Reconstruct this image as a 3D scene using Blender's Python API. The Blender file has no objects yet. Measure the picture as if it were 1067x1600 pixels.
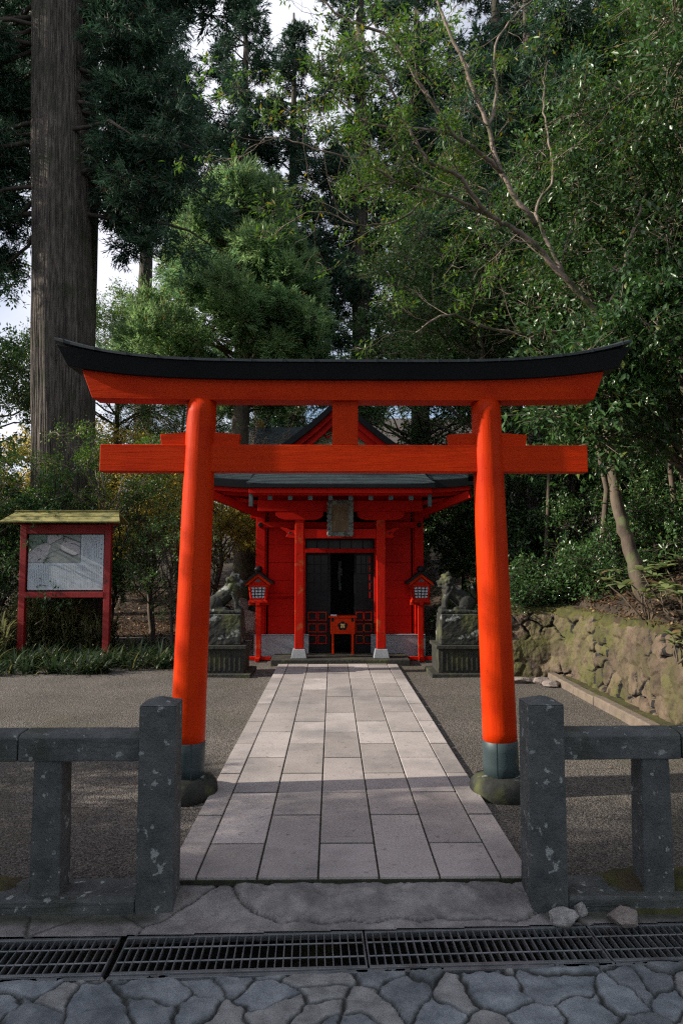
import bpy, bmesh, math, random
import numpy as np
from mathutils import Vector, Matrix, Quaternion
C = bpy.context.scene.collection
S = bpy.context.scene
R = math.radians
PI = math.pi

# ------------------------------------------------------------------ camera
EYE = 1.6
TILT, YAW = 4.234, 0.739
cam_d = bpy.data.cameras.new('camera'); cam = bpy.data.objects.new('camera', cam_d); C.objects.link(cam)
cam_d.sensor_fit = 'VERTICAL'; cam_d.sensor_height = 36.0; cam_d.sensor_width = 24.0; cam_d.lens = 24.0
cam_d.clip_end = 1000; cam_d.clip_start = 0.05
cam.location = (-0.082, 0, EYE); cam.rotation_euler = (R(90 + TILT), 0, R(-YAW))
S.camera = cam

# ------------------------------------------------------------------ world, sun, exposure
SUN_DIR = Vector((-1.0, -0.09, 0.50)).normalized()
SUN_EL = math.asin(SUN_DIR.z); SUN_AZ = math.atan2(SUN_DIR.x, SUN_DIR.y)
W = bpy.data.worlds.new('World'); S.world = W; W.use_nodes = True
wn = W.node_tree; bg = wn.nodes['Background']
sky = wn.nodes.new('ShaderNodeTexSky'); sky.sky_type = 'NISHITA'; sky.sun_disc = False
sky.sun_elevation = SUN_EL; sky.sun_rotation = SUN_AZ; sky.altitude = 700; sky.dust_density = 1.6
hsv = wn.nodes.new('ShaderNodeHueSaturation'); hsv.inputs['Saturation'].default_value = 1.0
wn.links.new(sky.outputs[0], hsv.inputs['Color'])
# thin bright winter cloud over the blue
tcw = wn.nodes.new('ShaderNodeTexCoord'); nzw = wn.nodes.new('ShaderNodeTexNoise'); nzw.inputs['Scale'].default_value = 2.2; nzw.inputs['Detail'].default_value = 6
rpw = wn.nodes.new('ShaderNodeValToRGB'); rpw.color_ramp.elements[0].position = 0.36; rpw.color_ramp.elements[1].position = 0.58
mxw = wn.nodes.new('ShaderNodeMixRGB'); mxw.inputs[2].default_value = (7.0, 7.1, 7.9, 1)
wn.links.new(tcw.outputs['Generated'], nzw.inputs['Vector']); wn.links.new(nzw.outputs[0], rpw.inputs[0])
wn.links.new(rpw.outputs[0], mxw.inputs[0]); wn.links.new(hsv.outputs[0], mxw.inputs[1]); wn.links.new(mxw.outputs[0], bg.inputs[0])
bg.inputs[1].default_value = 0.10
sd = bpy.data.lights.new('sun', 'SUN'); sd.energy = 4.4; sd.angle = R(0.7); sd.color = (1.0, 0.90, 0.76)
so = bpy.data.objects.new('sun', sd); C.objects.link(so); so.rotation_euler = SUN_DIR.to_track_quat('Z', 'Y').to_euler(); so.location = (-20, 0, 20)
S.view_settings.view_transform = 'Standard'; S.view_settings.look = 'None'; S.view_settings.gamma = 1
S.view_settings.use_curve_mapping = False; S.view_settings.exposure = 0.62
S.render.engine = 'CYCLES'
cy = S.cycles
cy.max_bounces = 6; cy.diffuse_bounces = 3; cy.glossy_bounces = 2; cy.transmission_bounces = 4; cy.transparent_max_bounces = 6
cy.use_denoising = False; cy.pixel_filter_type = 'BLACKMAN_HARRIS'; cy.filter_width = 1.25; cy.sample_clamp_indirect = 4; cy.caustics_reflective = False; cy.caustics_refractive = False
try: cy.denoiser = 'OPENIMAGEDENOISE'
except Exception: pass

# ------------------------------------------------------------------ materials
def nd(nt, t, **kw):
    n = nt.nodes.new(t)
    for k, v in kw.items():
        if k in n.inputs: n.inputs[k].default_value = v
        else: setattr(n, k, v)
    return n
def c4(c): return (c[0], c[1], c[2], 1)
def pmat(name, c1, c2=None, scale=4., rough=.6, rough2=None, bump=.0, bscale=40., metal=0., coat=0., spec=.5,
         c3=None, s3=2., t3=(.55, .62), vec=(1, 1, 1), detail=6., attr=None, ramp=(.35, .65), bdist=.01, c4b=None, s4=9., t4=(.6, .66)):
    m = bpy.data.materials.new(name); m.use_nodes = True; nt = m.node_tree; p = nt.nodes['Principled BSDF']
    L = nt.links.new
    tc = nd(nt, 'ShaderNodeTexCoord'); mp = nd(nt, 'ShaderNodeMapping'); mp.inputs['Scale'].default_value = vec
    L(tc.outputs['Object'], mp.inputs[0])
    nz = nd(nt, 'ShaderNodeTexNoise', Scale=scale, Detail=detail, Roughness=.62); L(mp.outputs[0], nz.inputs['Vector'])
    rp = nd(nt, 'ShaderNodeValToRGB'); e = rp.color_ramp.elements
    e[0].position, e[1].position = ramp; e[0].color = c4(c1); e[1].color = c4(c2 or c1)
    L(nz.outputs[0], rp.inputs[0]); col = rp.outputs[0]
    for cc, ss, tt in ((c3, s3, t3), (c4b, s4, t4)):
        if cc:
            n3 = nd(nt, 'ShaderNodeTexNoise', Scale=ss, Detail=5., Roughness=.6)
            off = nd(nt, 'ShaderNodeMapping'); off.inputs['Location'].default_value = (ss, 3.7, 1.3); L(tc.outputs['Object'], off.inputs[0]); L(off.outputs[0], n3.inputs['Vector'])
            r3 = nd(nt, 'ShaderNodeValToRGB'); r3.color_ramp.elements[0].position, r3.color_ramp.elements[1].position = tt; L(n3.outputs[0], r3.inputs[0])
            mx = nd(nt, 'ShaderNodeMixRGB'); mx.inputs[2].default_value = c4(cc); L(r3.outputs[0], mx.inputs[0]); L(col, mx.inputs[1]); col = mx.outputs[0]
    if attr:
        at = nd(nt, 'ShaderNodeAttribute'); at.attribute_name = attr
        hs = nd(nt, 'ShaderNodeHueSaturation'); mr = nd(nt, 'ShaderNodeMapRange'); mr.inputs[3].default_value = .72; mr.inputs[4].default_value = 1.22
        L(at.outputs['Fac'], mr.inputs[0]); L(mr.outputs[0], hs.inputs['Value']); L(col, hs.inputs['Color']); col = hs.outputs[0]
    L(col, p.inputs['Base Color'])
    p.inputs['Roughness'].default_value = rough; p.inputs['Metallic'].default_value = metal; p.inputs['Specular IOR Level'].default_value = spec
    p.inputs['Coat Weight'].default_value = coat; p.inputs['Coat Roughness'].default_value = .25
    if rough2 is not None:
        mr = nd(nt, 'ShaderNodeMapRange'); mr.inputs[3].default_value = rough; mr.inputs[4].default_value = rough2
        n4 = nd(nt, 'ShaderNodeTexNoise', Scale=scale * 2.3, Detail=4.); L(mp.outputs[0], n4.inputs['Vector']); L(n4.outputs[0], mr.inputs[0]); L(mr.outputs[0], p.inputs['Roughness'])
    if bump:
        nb = nd(nt, 'ShaderNodeTexNoise', Scale=bscale, Detail=6., Roughness=.65); L(mp.outputs[0], nb.inputs['Vector'])
        b = nd(nt, 'ShaderNodeBump', Strength=bump, Distance=bdist); L(nb.outputs[0], b.inputs['Height']); L(b.outputs[0], p.inputs['Normal'])
    return m
def leafmat(name, c1, c2, rough=.38, transl=.25, c3=None, spec=.5):
    """leaf colour varies from leaf to leaf (face attribute rnd)"""
    m = bpy.data.materials.new(name); m.use_nodes = True; nt = m.node_tree; p = nt.nodes['Principled BSDF']; L = nt.links.new
    at = nd(nt, 'ShaderNodeAttribute'); at.attribute_name = 'rnd'
    rp = nd(nt, 'ShaderNodeValToRGB'); e = rp.color_ramp.elements; e[0].position = 0; e[0].color = c4(c1); e[1].position = .85; e[1].color = c4(c2)
    if c3: x = rp.color_ramp.elements.new(1.0); x.color = c4(c3)
    L(at.outputs['Fac'], rp.inputs[0])
    tc = nd(nt, 'ShaderNodeTexCoord'); nz = nd(nt, 'ShaderNodeTexNoise', Scale=.8, Detail=3.); L(tc.outputs['Object'], nz.inputs['Vector'])
    mr = nd(nt, 'ShaderNodeMapRange'); mr.inputs[1].default_value = .3; mr.inputs[2].default_value = .7; mr.inputs[3].default_value = .65; mr.inputs[4].default_value = 1.35; L(nz.outputs[0], mr.inputs[0])
    hs = nd(nt, 'ShaderNodeHueSaturation'); L(mr.outputs[0], hs.inputs['Value']); L(rp.outputs[0], hs.inputs['Color'])
    L(hs.outputs[0], p.inputs['Base Color']); p.inputs['Roughness'].default_value = rough; p.inputs['Specular IOR Level'].default_value = spec
    tr = nd(nt, 'ShaderNodeBsdfTranslucent'); mx = nd(nt, 'ShaderNodeMixShader'); mx.inputs[0].default_value = transl
    hs2 = nd(nt, 'ShaderNodeHueSaturation', Value=1.5, Hue=.49, Saturation=1.1); L(hs.outputs[0], hs2.inputs['Color']); L(hs2.outputs[0], tr.inputs[0])
    L(p.outputs[0], mx.inputs[1]); L(tr.outputs[0], mx.inputs[2]); L(mx.outputs[0], nt.nodes['Material Output'].inputs[0])
    return m
def gravelmat(name, dark, light, scale, moss=None):
    m = bpy.data.materials.new(name); m.use_nodes = True; nt = m.node_tree; p = nt.nodes['Principled BSDF']; L = nt.links.new
    tc = nd(nt, 'ShaderNodeTexCoord')
    vo = nd(nt, 'ShaderNodeTexVoronoi', Scale=scale); L(tc.outputs['Object'], vo.inputs['Vector'])
    sp = nd(nt, 'ShaderNodeSeparateColor'); L(vo.outputs['Color'], sp.inputs[0])
    rp = nd(nt, 'ShaderNodeValToRGB'); e = rp.color_ramp.elements; e[0].color = c4(dark); e[1].color = c4(light); L(sp.outputs[0], rp.inputs[0])
    nz = nd(nt, 'ShaderNodeTexNoise', Scale=1.3, Detail=5.); L(tc.outputs['Object'], nz.inputs['Vector'])
    mr = nd(nt, 'ShaderNodeMapRange'); mr.inputs[1].default_value = .3; mr.inputs[2].default_value = .7; mr.inputs[3].default_value = .75; mr.inputs[4].default_value = 1.2; L(nz.outputs[0], mr.inputs[0])
    hs = nd(nt, 'ShaderNodeHueSaturation'); L(rp.outputs[0], hs.inputs['Color']); L(mr.outputs[0], hs.inputs['Value']); col = hs.outputs[0]
    if moss:
        n3 = nd(nt, 'ShaderNodeTexNoise', Scale=.55, Detail=6., Roughness=.7); L(tc.outputs['Object'], n3.inputs['Vector'])
        r3 = nd(nt, 'ShaderNodeValToRGB'); r3.color_ramp.elements[0].position = .52; r3.color_ramp.elements[1].position = .72; L(n3.outputs[0], r3.inputs[0])
        mx = nd(nt, 'ShaderNodeMixRGB'); mx.inputs[2].default_value = c4(moss); L(r3.outputs[0], mx.inputs[0]); L(col, mx.inputs[1]); col = mx.outputs[0]
    L(col, p.inputs['Base Color']); p.inputs['Roughness'].default_value = .8
    b = nd(nt, 'ShaderNodeBump', Strength=1., Distance=.012); b.invert = True; L(vo.outputs['Distance'], b.inputs['Height'])
    n5 = nd(nt, 'ShaderNodeTexNoise', Scale=scale * .45, Detail=4.); L(tc.outputs['Object'], n5.inputs['Vector'])
    b2 = nd(nt, 'ShaderNodeBump', Strength=.8, Distance=.02); L(n5.outputs[0], b2.inputs['Height']); L(b.outputs[0], b2.inputs['Normal']); L(b2.outputs[0], p.inputs['Normal'])
    return m
M = {}
for nm, vv in (('verm', (1, 1, .08)), ('vermh', (.08, 1, 1))):
    M[nm] = pmat('vermilion_paint', (.56, .030, .001), (.66, .040, .001), 9, rough=.40, rough2=.6, bump=.6, bscale=38, spec=.12, c3=(.47, .018, .001), s3=2.5, t3=(.5, .75), bdist=.006, vec=vv, c4b=(.24, .016, .004), s4=31, t4=(.68, .74))
M['red'] = pmat('shrine_red_paint', (.54, .010, .003), (.45, .007, .003), 4, spec=.12, rough=.5, rough2=.65, bump=.15, bscale=30)
M['redworn'] = pmat('worn_red_paint', (.54, .014, .003), (.46, .009, .003), 5, spec=.12, rough=.55, bump=.3, bscale=26, c3=(.42, .11, .03), s3=5, t3=(.57, .7), vec=(1, 1, .35), c4b=(.09, .02, .012), s4=14, t4=(.6, .7))
M['signred'] = pmat('sign_red_paint', (.30, .010, .010), (.25, .008, .008), 5, rough=.6, bump=.2, bscale=30, c3=(.05, .012, .01), s3=11, t3=(.58, .68))
M['black'] = pmat('black_lacquer', (.005, .006, .007), (.009, .010, .012), 3, spec=.2, rough=.45, rough2=.6, bump=.1, bscale=20)
M['copper'] = pmat('grey_copper_sheet', (.03, .04, .045), (.05, .062, .07), 5, rough=.42, rough2=.6, metal=.3)
M['sleeve'] = pmat('blue_grey_sleeve', (.028, .048, .055), (.048, .075, .082), 3, rough=.42, rough2=.55, metal=.2, vec=(1, 1, .15), c3=(.12, .13, .11), s3=8, t3=(.62, .7))
M['roof'] = pmat('roof_shingle', (.022, .036, .042), (.042, .062, .068), 3, rough=.55, bump=.4, bscale=24, vec=(1, 4, 1), attr='rnd')
M['granite'] = pmat('pale_granite', (.24, .26, .28), (.36, .38, .41), 60, rough=.6, bump=.15, bscale=120, c3=(.22, .25, .28), s3=2.2, t3=(.5, .7))
M['fence'] = pmat('weathered_fence_stone', (.050, .058, .060), (.105, .115, .115), 7, rough=.75, bump=.7, bscale=45, c3=(.30, .33, .32), s3=19, t3=(.615, .65), c4b=(.035, .042, .022), s4=2.4, t4=(.52, .68))
M['lichen'] = pmat('lichen_stone', (.010, .012, .010), (.028, .030, .026), 9, rough=.85, bump=.6, bscale=30, c3=(.22, .24, .23), s3=6.5, t3=(.60, .64), c4b=(.075, .085, .03), s4=4, t4=(.52, .66))
M['darkstone'] = pmat('dark_mossy_stone', (.014, .016, .013), (.032, .032, .027), 8, rough=.85, bump=.6, bscale=28, c3=(.07, .075, .03), s3=4, t3=(.5, .66), bdist=.02)
M['slab'] = pmat('path_slab_stone', (.345, .312, .30), (.425, .387, .375), 2.4, rough=.72, rough2=.85, bump=.25, bscale=70, attr='rnd', c3=(.235, .22, .22), s3=1.7, t3=(.48, .72), c4b=(.19, .18, .17), s4=22, t4=(.60, .72))
M['joint'] = pmat('mossy_joint', (.016, .016, .012), (.035, .04, .018), 18, rough=.95, bump=.5, bscale=60)
M['gravel'] = gravelmat('gravel', (.030, .028, .026), (.21, .188, .165), 100, moss=(.085, .078, .045))
M['soil'] = pmat('forest_soil', (.022, .016, .011), (.055, .038, .024), 5, rough=.95, bump=.8, bscale=22, c3=(.075, .055, .035), s3=1.4, t3=(.5, .7), bdist=.03)
M['base'] = pmat('under_soil', (.03, .028, .025), (.05, .045, .04), 3, rough=.95)
M['road'] = pmat('road_stone', (.10, .12, .14), (.18, .205, .225), 9, rough=.6, rough2=.85, bump=.8, bscale=60, attr='rnd', c3=(.06, .075, .09), s3=3, t3=(.5, .68))
M['mortar'] = pmat('road_mortar', (.16, .175, .18), (.22, .235, .24), 12, rough=.85, bump=.4, bscale=80, c3=(.06, .065, .035), s3=3, t3=(.55, .68))
M['thresh'] = pmat('rough_threshold_stone', (.09, .088, .09), (.17, .16, .16), 5, rough=.8, bump=.5, bscale=45, attr='rnd', c3=(.05, .055, .03), s3=2.6, t3=(.57, .68))
M['steel'] = pmat('galvanised_steel', (.13, .145, .155), (.24, .25, .26), 8, rough=.4, rough2=.65, metal=.55, c3=(.10, .06, .05), s3=4, t3=(.55, .7))
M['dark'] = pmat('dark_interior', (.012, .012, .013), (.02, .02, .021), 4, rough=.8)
M['moss'] = pmat('moss', (.035, .04, .012), (.09, .085, .02), 9, rough=.95, bump=.9, bscale=70, c3=(.05, .035, .02), s3=3, t3=(.5, .62))
M['wall'] = pmat('mossy_wall_stone', (.085, .062, .044), (.17, .125, .088), 6, rough=.9, bump=1., bscale=34, attr='rnd', c3=(.085, .085, .026), s3=1.9, t3=(.42, .62), c4b=(.05, .036, .026), s4=7, t4=(.55, .68), vec=(1, 1, .7), bdist=.02)
M['kerb'] = pmat('kerb_stone', (.13, .105, .085), (.20, .16, .125), 9, rough=.85, bump=.5, bscale=50, c3=(.13, .14, .045), s3=2.4, t3=(.55, .7))
M['barkc'] = pmat('cedar_bark', (.035, .028, .023), (.16, .135, .115), 6, rough=.9, bump=.9, bscale=12, vec=(4.5, 4.5, .40), bdist=.03, ramp=(.38, .64), c3=(.04, .045, .025), s3=1.2, t3=(.5, .7))
M['bark'] = pmat('brown_bark', (.06, .045, .034), (.14, .11, .08), 7, rough=.85, bump=.5, bscale=30, vec=(1, 1, .5), c3=(.11, .13, .06), s3=4, t3=(.55, .65))
M['barkp'] = pmat('pale_bark', (.17, .125, .10), (.31, .24, .20), 9, rough=.8, bump=.8, bscale=26, c3=(.07, .075, .035), s3=4, t3=(.46, .62), c4b=(.30, .27, .22), s4=13, t4=(.6, .68))
M['barkd'] = pmat('dark_bark', (.03, .025, .02), (.07, .055, .045), 9, rough=.9, bump=.4, bscale=30)
M['twigp'] = pmat('dry_twig', (.34, .25, .18), (.46, .36, .27), 9, rough=.8)
M['leafd'] = leafmat('glossy_dark_leaf', (.024, .066, .022), (.070, .150, .044), rough=.33, transl=.22, c3=(.12, .15, .03), spec=.6)
M['leafm'] = leafmat('mid_green_leaf', (.035, .098, .028), (.09, .175, .045), rough=.36, transl=.28, c3=(.19, .17, .03))
M['leafy'] = leafmat('yellow_green_leaf', (.045, .125, .022), (.11, .21, .035), rough=.40, transl=.38, c3=(.25, .22, .03))
M['leafl'] = leafmat('straw_yellow_leaf', (.26, .27, .05), (.50, .42, .13), rough=.5, transl=.5, c3=(.60, .38, .12))
M['needle'] = leafmat('conifer_needle', (.080, .190, .105), (.27, .40, .17), rough=.55, transl=.45, c3=(.20, .13, .05), spec=.3)
M['needled'] = leafmat('dark_conifer_needle', (.026, .066, .042), (.060, .125, .072), rough=.5, transl=.2, c3=(.09, .05, .03), spec=.3)
M['sasa'] = leafmat('bamboo_grass_leaf', (.11, .125, .045), (.24, .24, .12), rough=.42, transl=.3, c3=(.36, .32, .2))
M['grass'] = leafmat('ground_grass_blade', (.014, .032, .014), (.045, .075, .026), rough=.4, transl=.25, c3=(.28, .26, .1))
M['bigleaf'] = leafmat('pale_broad_leaf', (.18, .25, .10), (.33, .38, .17), rough=.42, transl=.35, c3=(.30, .18, .1))
M['litter'] = leafmat('dead_leaf', (.045, .026, .014), (.17, .10, .055), rough=.7, transl=.1, c3=(.42, .30, .18), spec=.3)
M['mossroof'] = pmat('mossy_sign_roof', (.19, .175, .055), (.29, .265, .09), 6, rough=.85, bump=.5, bscale=30, c3=(.11, .12, .05), s3=5, t3=(.56, .68))
M['board'] = pmat('sign_board_white', (.42, .48, .53), (.47, .53, .58), 4, rough=.5)
M['ink'] = pmat('sign_ink', (.06, .08, .10), rough=.7)
M['inkl'] = pmat('sign_ink_light', (.10, .12, .14), rough=.7)
M['mapgreen'] = pmat('map_green', (.07, .13, .10), (.20, .26, .22), 14, rough=.6)
M['mapgrey'] = pmat('map_grey', (.20, .23, .22), (.26, .29, .28), 8, rough=.6)
M['mappale'] = pmat('map_pale', (.34, .34, .36), (.46, .46, .48), 40, rough=.6, c3=(.4, .2, .2), s3=30, t3=(.6, .7))
M['paper'] = pmat('lantern_paper', (.62, .64, .72), (.70, .72, .80), 6, rough=.7)
M['gold'] = pmat('old_gold', (.62, .48, .20), (.45, .34, .13), 12, rough=.35, metal=.8)
M['glass'] = pmat('dark_glass', (.006, .007, .009), rough=.16, spec=.22)
M['plaq'] = pmat('aged_plaque_wood', (.09, .055, .028), (.16, .11, .06), 9, rough=.7, bump=.4, bscale=40, vec=(3, 1, .4))
M['plaqf'] = pmat('verdigris_frame', (.10, .13, .12), (.20, .23, .20), 14, rough=.7, bump=.8, bscale=60, c3=(.05, .05, .045), s3=22, t3=(.5, .6))
M['patt'] = pmat('gable_pattern_panel', (.40, .40, .22), (.50, .50, .30), 20, rough=.6, c3=(.10, .10, .07), s3=26, t3=(.56, .6))
M['greytrim'] = pmat('verdigris_metal_cap', (.04, .065, .07), (.09, .125, .125), 12, rough=.5, metal=.3)
M['rockp'] = pmat('pale_rock', (.22, .21, .20), (.42, .41, .40), 22, rough=.85, bump=.8, bscale=50)
M['rockb'] = pmat('brown_rock', (.17, .14, .13), (.30, .26, .24), 14, rough=.85, bump=.8, bscale=50)
M['boulder'] = pmat('pinkish_boulder', (.30, .22, .19), (.48, .37, .32), 4, rough=.85, bump=.6, bscale=18)
M['white'] = pmat('white_paint', (.72, .72, .74), rough=.6)

def stonemat(name, cA, cB, mort, joint, bs=60, bump=.8, s=9):
    m = pmat(name, cA, cB, s, rough=.62, rough2=.85, bump=bump, bscale=bs, attr='rnd', c3=tuple(x * .6 for x in cA), s3=3, t3=(.5, .7)); nt = m.node_tree; p = nt.nodes['Principled BSDF']; L = nt.links.new
    col = p.inputs['Base Color'].links[0].from_socket
    tc = nd(nt, 'ShaderNodeTexCoord')
    for att, cc in (('flat', mort), ('jt', joint)):
        at = nd(nt, 'ShaderNodeAttribute'); at.attribute_name = att; nz = nd(nt, 'ShaderNodeTexNoise', Scale=14., Detail=5.); L(tc.outputs['Object'], nz.inputs['Vector'])
        rp = nd(nt, 'ShaderNodeValToRGB'); rp.color_ramp.elements[0].position = .35; rp.color_ramp.elements[1].position = .65; rp.color_ramp.elements[0].color = c4(tuple(x * .7 for x in cc)); rp.color_ramp.elements[1].color = c4(tuple(x * 1.2 for x in cc)); L(nz.outputs[0], rp.inputs[0])
        mx = nd(nt, 'ShaderNodeMixRGB'); L(at.outputs['Fac'], mx.inputs[0]); L(col, mx.inputs[1]); L(rp.outputs[0], mx.inputs[2]); col = mx.outputs[0]
    L(col, p.inputs['Base Color']); return m
M['lane'] = stonemat('lane_stone', (.115, .135, .155), (.25, .275, .295), (.26, .265, .265), (.020, .021, .015), bs=48, bump=1.)
M['thr'] = stonemat('threshold_stone', (.14, .135, .135), (.27, .255, .25), (.055, .058, .045), (.03, .031, .02))
def ptattr(me, n, v): t = me.attributes.new(n, 'FLOAT', 'POINT'); t.data.foreach_set('value', np.ascontiguousarray(v, dtype=np.float32))

# ------------------------------------------------------------------ object helpers
def tag(o, label=None, cat=None, group=None, kind=None):
    if label: o['label'] = label
    if cat: o['category'] = cat
    if group: o['group'] = group
    if kind: o['kind'] = kind
    return o
def thing(name, label, cat, loc=(0, 0, 0), rz=0, group=None):
    o = bpy.data.objects.new(name, None); C.objects.link(o); o.location = loc; o.rotation_euler = (0, 0, rz)
    o.empty_display_size = .2
    return tag(o, label, cat, group)
def link(name, me, mats=None, parent=None, loc=None):
    o = bpy.data.objects.new(name, me); C.objects.link(o)
    if mats:
        for m in (mats if isinstance(mats, (list, tuple)) else [mats]): me.materials.append(M[m])
    if parent: o.parent = parent
    if loc: o.location = loc
    return o
def copy_tree(o, parent=None, **kw):
    c = o.copy(); C.objects.link(c)
    if parent: c.parent = parent
    for ch in [x for x in bpy.data.objects if x.parent == o]: copy_tree(ch, c)
    return c
class MB:
    def __init__(s): s.v = []; s.f = []; s.mi = []; s.m = 0
    def add(s, v, f):
        b = len(s.v); s.v += [tuple(x) for x in v]; s.f += [tuple(b + i for i in q) for q in f]; s.mi += [s.m] * len(f); return s
    def box(s, x0, x1, y0, y1, z0, z1):
        v = [(x0, y0, z0), (x1, y0, z0), (x1, y1, z0), (x0, y1, z0), (x0, y0, z1), (x1, y0, z1), (x1, y1, z1), (x0, y1, z1)]
        return s.add(v, [(0, 3, 2, 1), (4, 5, 6, 7), (0, 1, 5, 4), (1, 2, 6, 5), (2, 3, 7, 6), (3, 0, 4, 7)])
    def hexa(s, v):   # 8 corners, same order as box
        return s.add(v, [(0, 3, 2, 1), (4, 5, 6, 7), (0, 1, 5, 4), (1, 2, 6, 5), (2, 3, 7, 6), (3, 0, 4, 7)])
    def frus(s, cx, cy, z0, z1, a0, b0, a1, b1):   # half sizes at bottom and top
        return s.hexa([(cx - a0, cy - b0, z0), (cx + a0, cy - b0, z0), (cx + a0, cy + b0, z0), (cx - a0, cy + b0, z0), (cx - a1, cy - b1, z1), (cx + a1, cy - b1, z1), (cx + a1, cy + b1, z1), (cx - a1, cy + b1, z1)])
    def prism(s, poly, y0, y1):   # polygon in XZ extruded in Y
        n = len(poly); v = [(x, y0, z) for x, z in poly] + [(x, y1, z) for x, z in poly]
        return s.add(v, [tuple(range(n)), tuple(range(2 * n - 1, n - 1, -1))] + [((i + 1) % n, i, i + n, (i + 1) % n + n) for i in range(n)])
    def prismx(s, poly, x0, x1):   # polygon in YZ extruded in X
        n = len(poly); v = [(x0, y, z) for y, z in poly] + [(x1, y, z) for y, z in poly]
        return s.add(v, [tuple(range(n - 1, -1, -1)), tuple(range(n, 2 * n))] + [(i, (i + 1) % n, (i + 1) % n + n, i + n) for i in range(n)])
    def bar(s, p, q, w, h=None):
        p, q = Vector(p), Vector(q); d = (q - p).normalized(); h = h or w
        a = d.cross(Vector((0, 0, 1)));
        if a.length < .01: a = Vector((1, 0, 0))
        a.normalize(); b = a.cross(d).normalized(); v = []
        for c in (p, q):
            for i, j in ((-1, -1), (1, -1), (1, 1), (-1, 1)): v.append(c + a * i * w / 2 + b * j * h / 2)
        return s.add(v, [(0, 1, 2, 3), (7, 6, 5, 4), (0, 4, 5, 1), (1, 5, 6, 2), (2, 6, 7, 3), (3, 7, 4, 0)])
    def tube(s, pts, rad, n=8, cap=True):
        pts = [Vector(p) for p in pts]; v = []; a = None
        for i, p in enumerate(pts):
            d = (pts[min(i + 1, len(pts) - 1)] - pts[max(i - 1, 0)]).normalized()
            if a is None: a = d.orthogonal().normalized()
            a = (a - d * a.dot(d)).normalized(); b = d.cross(a)
            r = rad[i] if hasattr(rad, '__len__') else rad
            for k in range(n): t = 2 * PI * k / n; v.append(p + (a * math.cos(t) + b * math.sin(t)) * r)
        f = [(i * n + k, i * n + (k + 1) % n, (i + 1) * n + (k + 1) % n, (i + 1) * n + k) for i in range(len(pts) - 1) for k in range(n)]
        if cap: f += [tuple(range(n - 1, -1, -1)), tuple(range((len(pts) - 1) * n, len(pts) * n))]
        return s.add(v, f)
    def lathe(s, prof, n=32, cx=0, cy=0):
        v = [(cx + r * math.cos(2 * PI * k / n), cy + r * math.sin(2 * PI * k / n), z) for r, z in prof for k in range(n)]
        f = [(i * n + k, i * n + (k + 1) % n, (i + 1) * n + (k + 1) % n, (i + 1) * n + k) for i in range(len(prof) - 1) for k in range(n)]
        f += [tuple(range(n - 1, -1, -1)), tuple(range((len(prof) - 1) * n, len(prof) * n))]
        return s.add(v, f)
    def ell(s, c, r, rot=None, nu=14, nv=9):
        c = Vector(c); v = []; rot = rot or Matrix.Identity(3)
        for j in range(1, nv):
            ph = PI * j / nv
            for i in range(nu):
                th = 2 * PI * i / nu; v.append(c + rot @ Vector((r[0] * math.sin(ph) * math.cos(th), r[1] * math.sin(ph) * math.sin(th), r[2] * math.cos(ph))))
        b = len(v); v += [c + rot @ Vector((0, 0, r[2])), c + rot @ Vector((0, 0, -r[2]))]
        f = [(j * nu + i, (j + 1) * nu + i, (j + 1) * nu + (i + 1) % nu, j * nu + (i + 1) % nu) for j in range(nv - 2) for i in range(nu)]
        f += [(b, i, (i + 1) % nu) for i in range(nu)] + [(b + 1, (nv - 2) * nu + (i + 1) % nu, (nv - 2) * nu + i) for i in range(nu)]
        return s.add(v, f)
    def build(s, name, mats, parent=None, bevel=0., seg=2, smooth=False, loc=None):
        me = bpy.data.meshes.new(name); me.from_pydata(s.v, [], s.f); me.update()
        bm = bmesh.new(); bm.from_mesh(me); bmesh.ops.recalc_face_normals(bm, faces=bm.faces); bm.to_mesh(me); bm.free()
        for p, m in zip(me.polygons, s.mi): p.material_index = m
        if smooth: me.polygons.foreach_set('use_smooth', [True] * len(me.polygons))
        o = link(name, me, mats, parent, loc)
        if bevel:
            b = o.modifiers.new('bevel', 'BEVEL'); b.width = bevel; b.segments = seg; b.limit_method = 'ANGLE'; b.angle_limit = R(35)
        if smooth:
            pass
        return o
def roughen(o, s=.006, ns=.06, lv=4):
    b = o.modifiers.new('sub', 'SUBSURF'); b.subdivision_type = 'SIMPLE'; b.levels = lv; b.render_levels = lv
    for k, (q, w) in enumerate(((ns, s), (ns * .22, s * .45))):
        t = bpy.data.textures.new('rough', 'CLOUDS'); t.noise_scale = q; t.noise_depth = 3
        d = o.modifiers.new('d', 'DISPLACE'); d.texture = t; d.strength = w; d.mid_level = .5; d.texture_coords = 'GLOBAL'
    return o
def npmesh(name, V, F, rnd=None, mi=None, smooth=False):
    """mesh from numpy arrays; F is (n,3) or (n,4)"""
    me = bpy.data.meshes.new(name); k = F.shape[1]
    me.vertices.add(len(V)); me.vertices.foreach_set('co', np.ascontiguousarray(V, dtype=np.float32).ravel())
    me.loops.add(F.size); me.loops.foreach_set('vertex_index', np.ascontiguousarray(F, dtype=np.int32).ravel())
    me.polygons.add(len(F)); me.polygons.foreach_set('loop_start', np.arange(0, F.size, k, dtype=np.int32))
    me.polygons.foreach_set('loop_total', np.full(len(F), k, dtype=np.int32))
    if smooth: me.polygons.foreach_set('use_smooth', np.ones(len(F), dtype=bool))
    if mi is not None: me.polygons.foreach_set('material_index', np.ascontiguousarray(mi, dtype=np.int32))
    me.update(calc_edges=True)
    if rnd is not None:
        a = me.attributes.new('rnd', 'FLOAT', 'FACE'); a.data.foreach_set('value', np.ascontiguousarray(rnd, dtype=np.float32))
    return me
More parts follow.
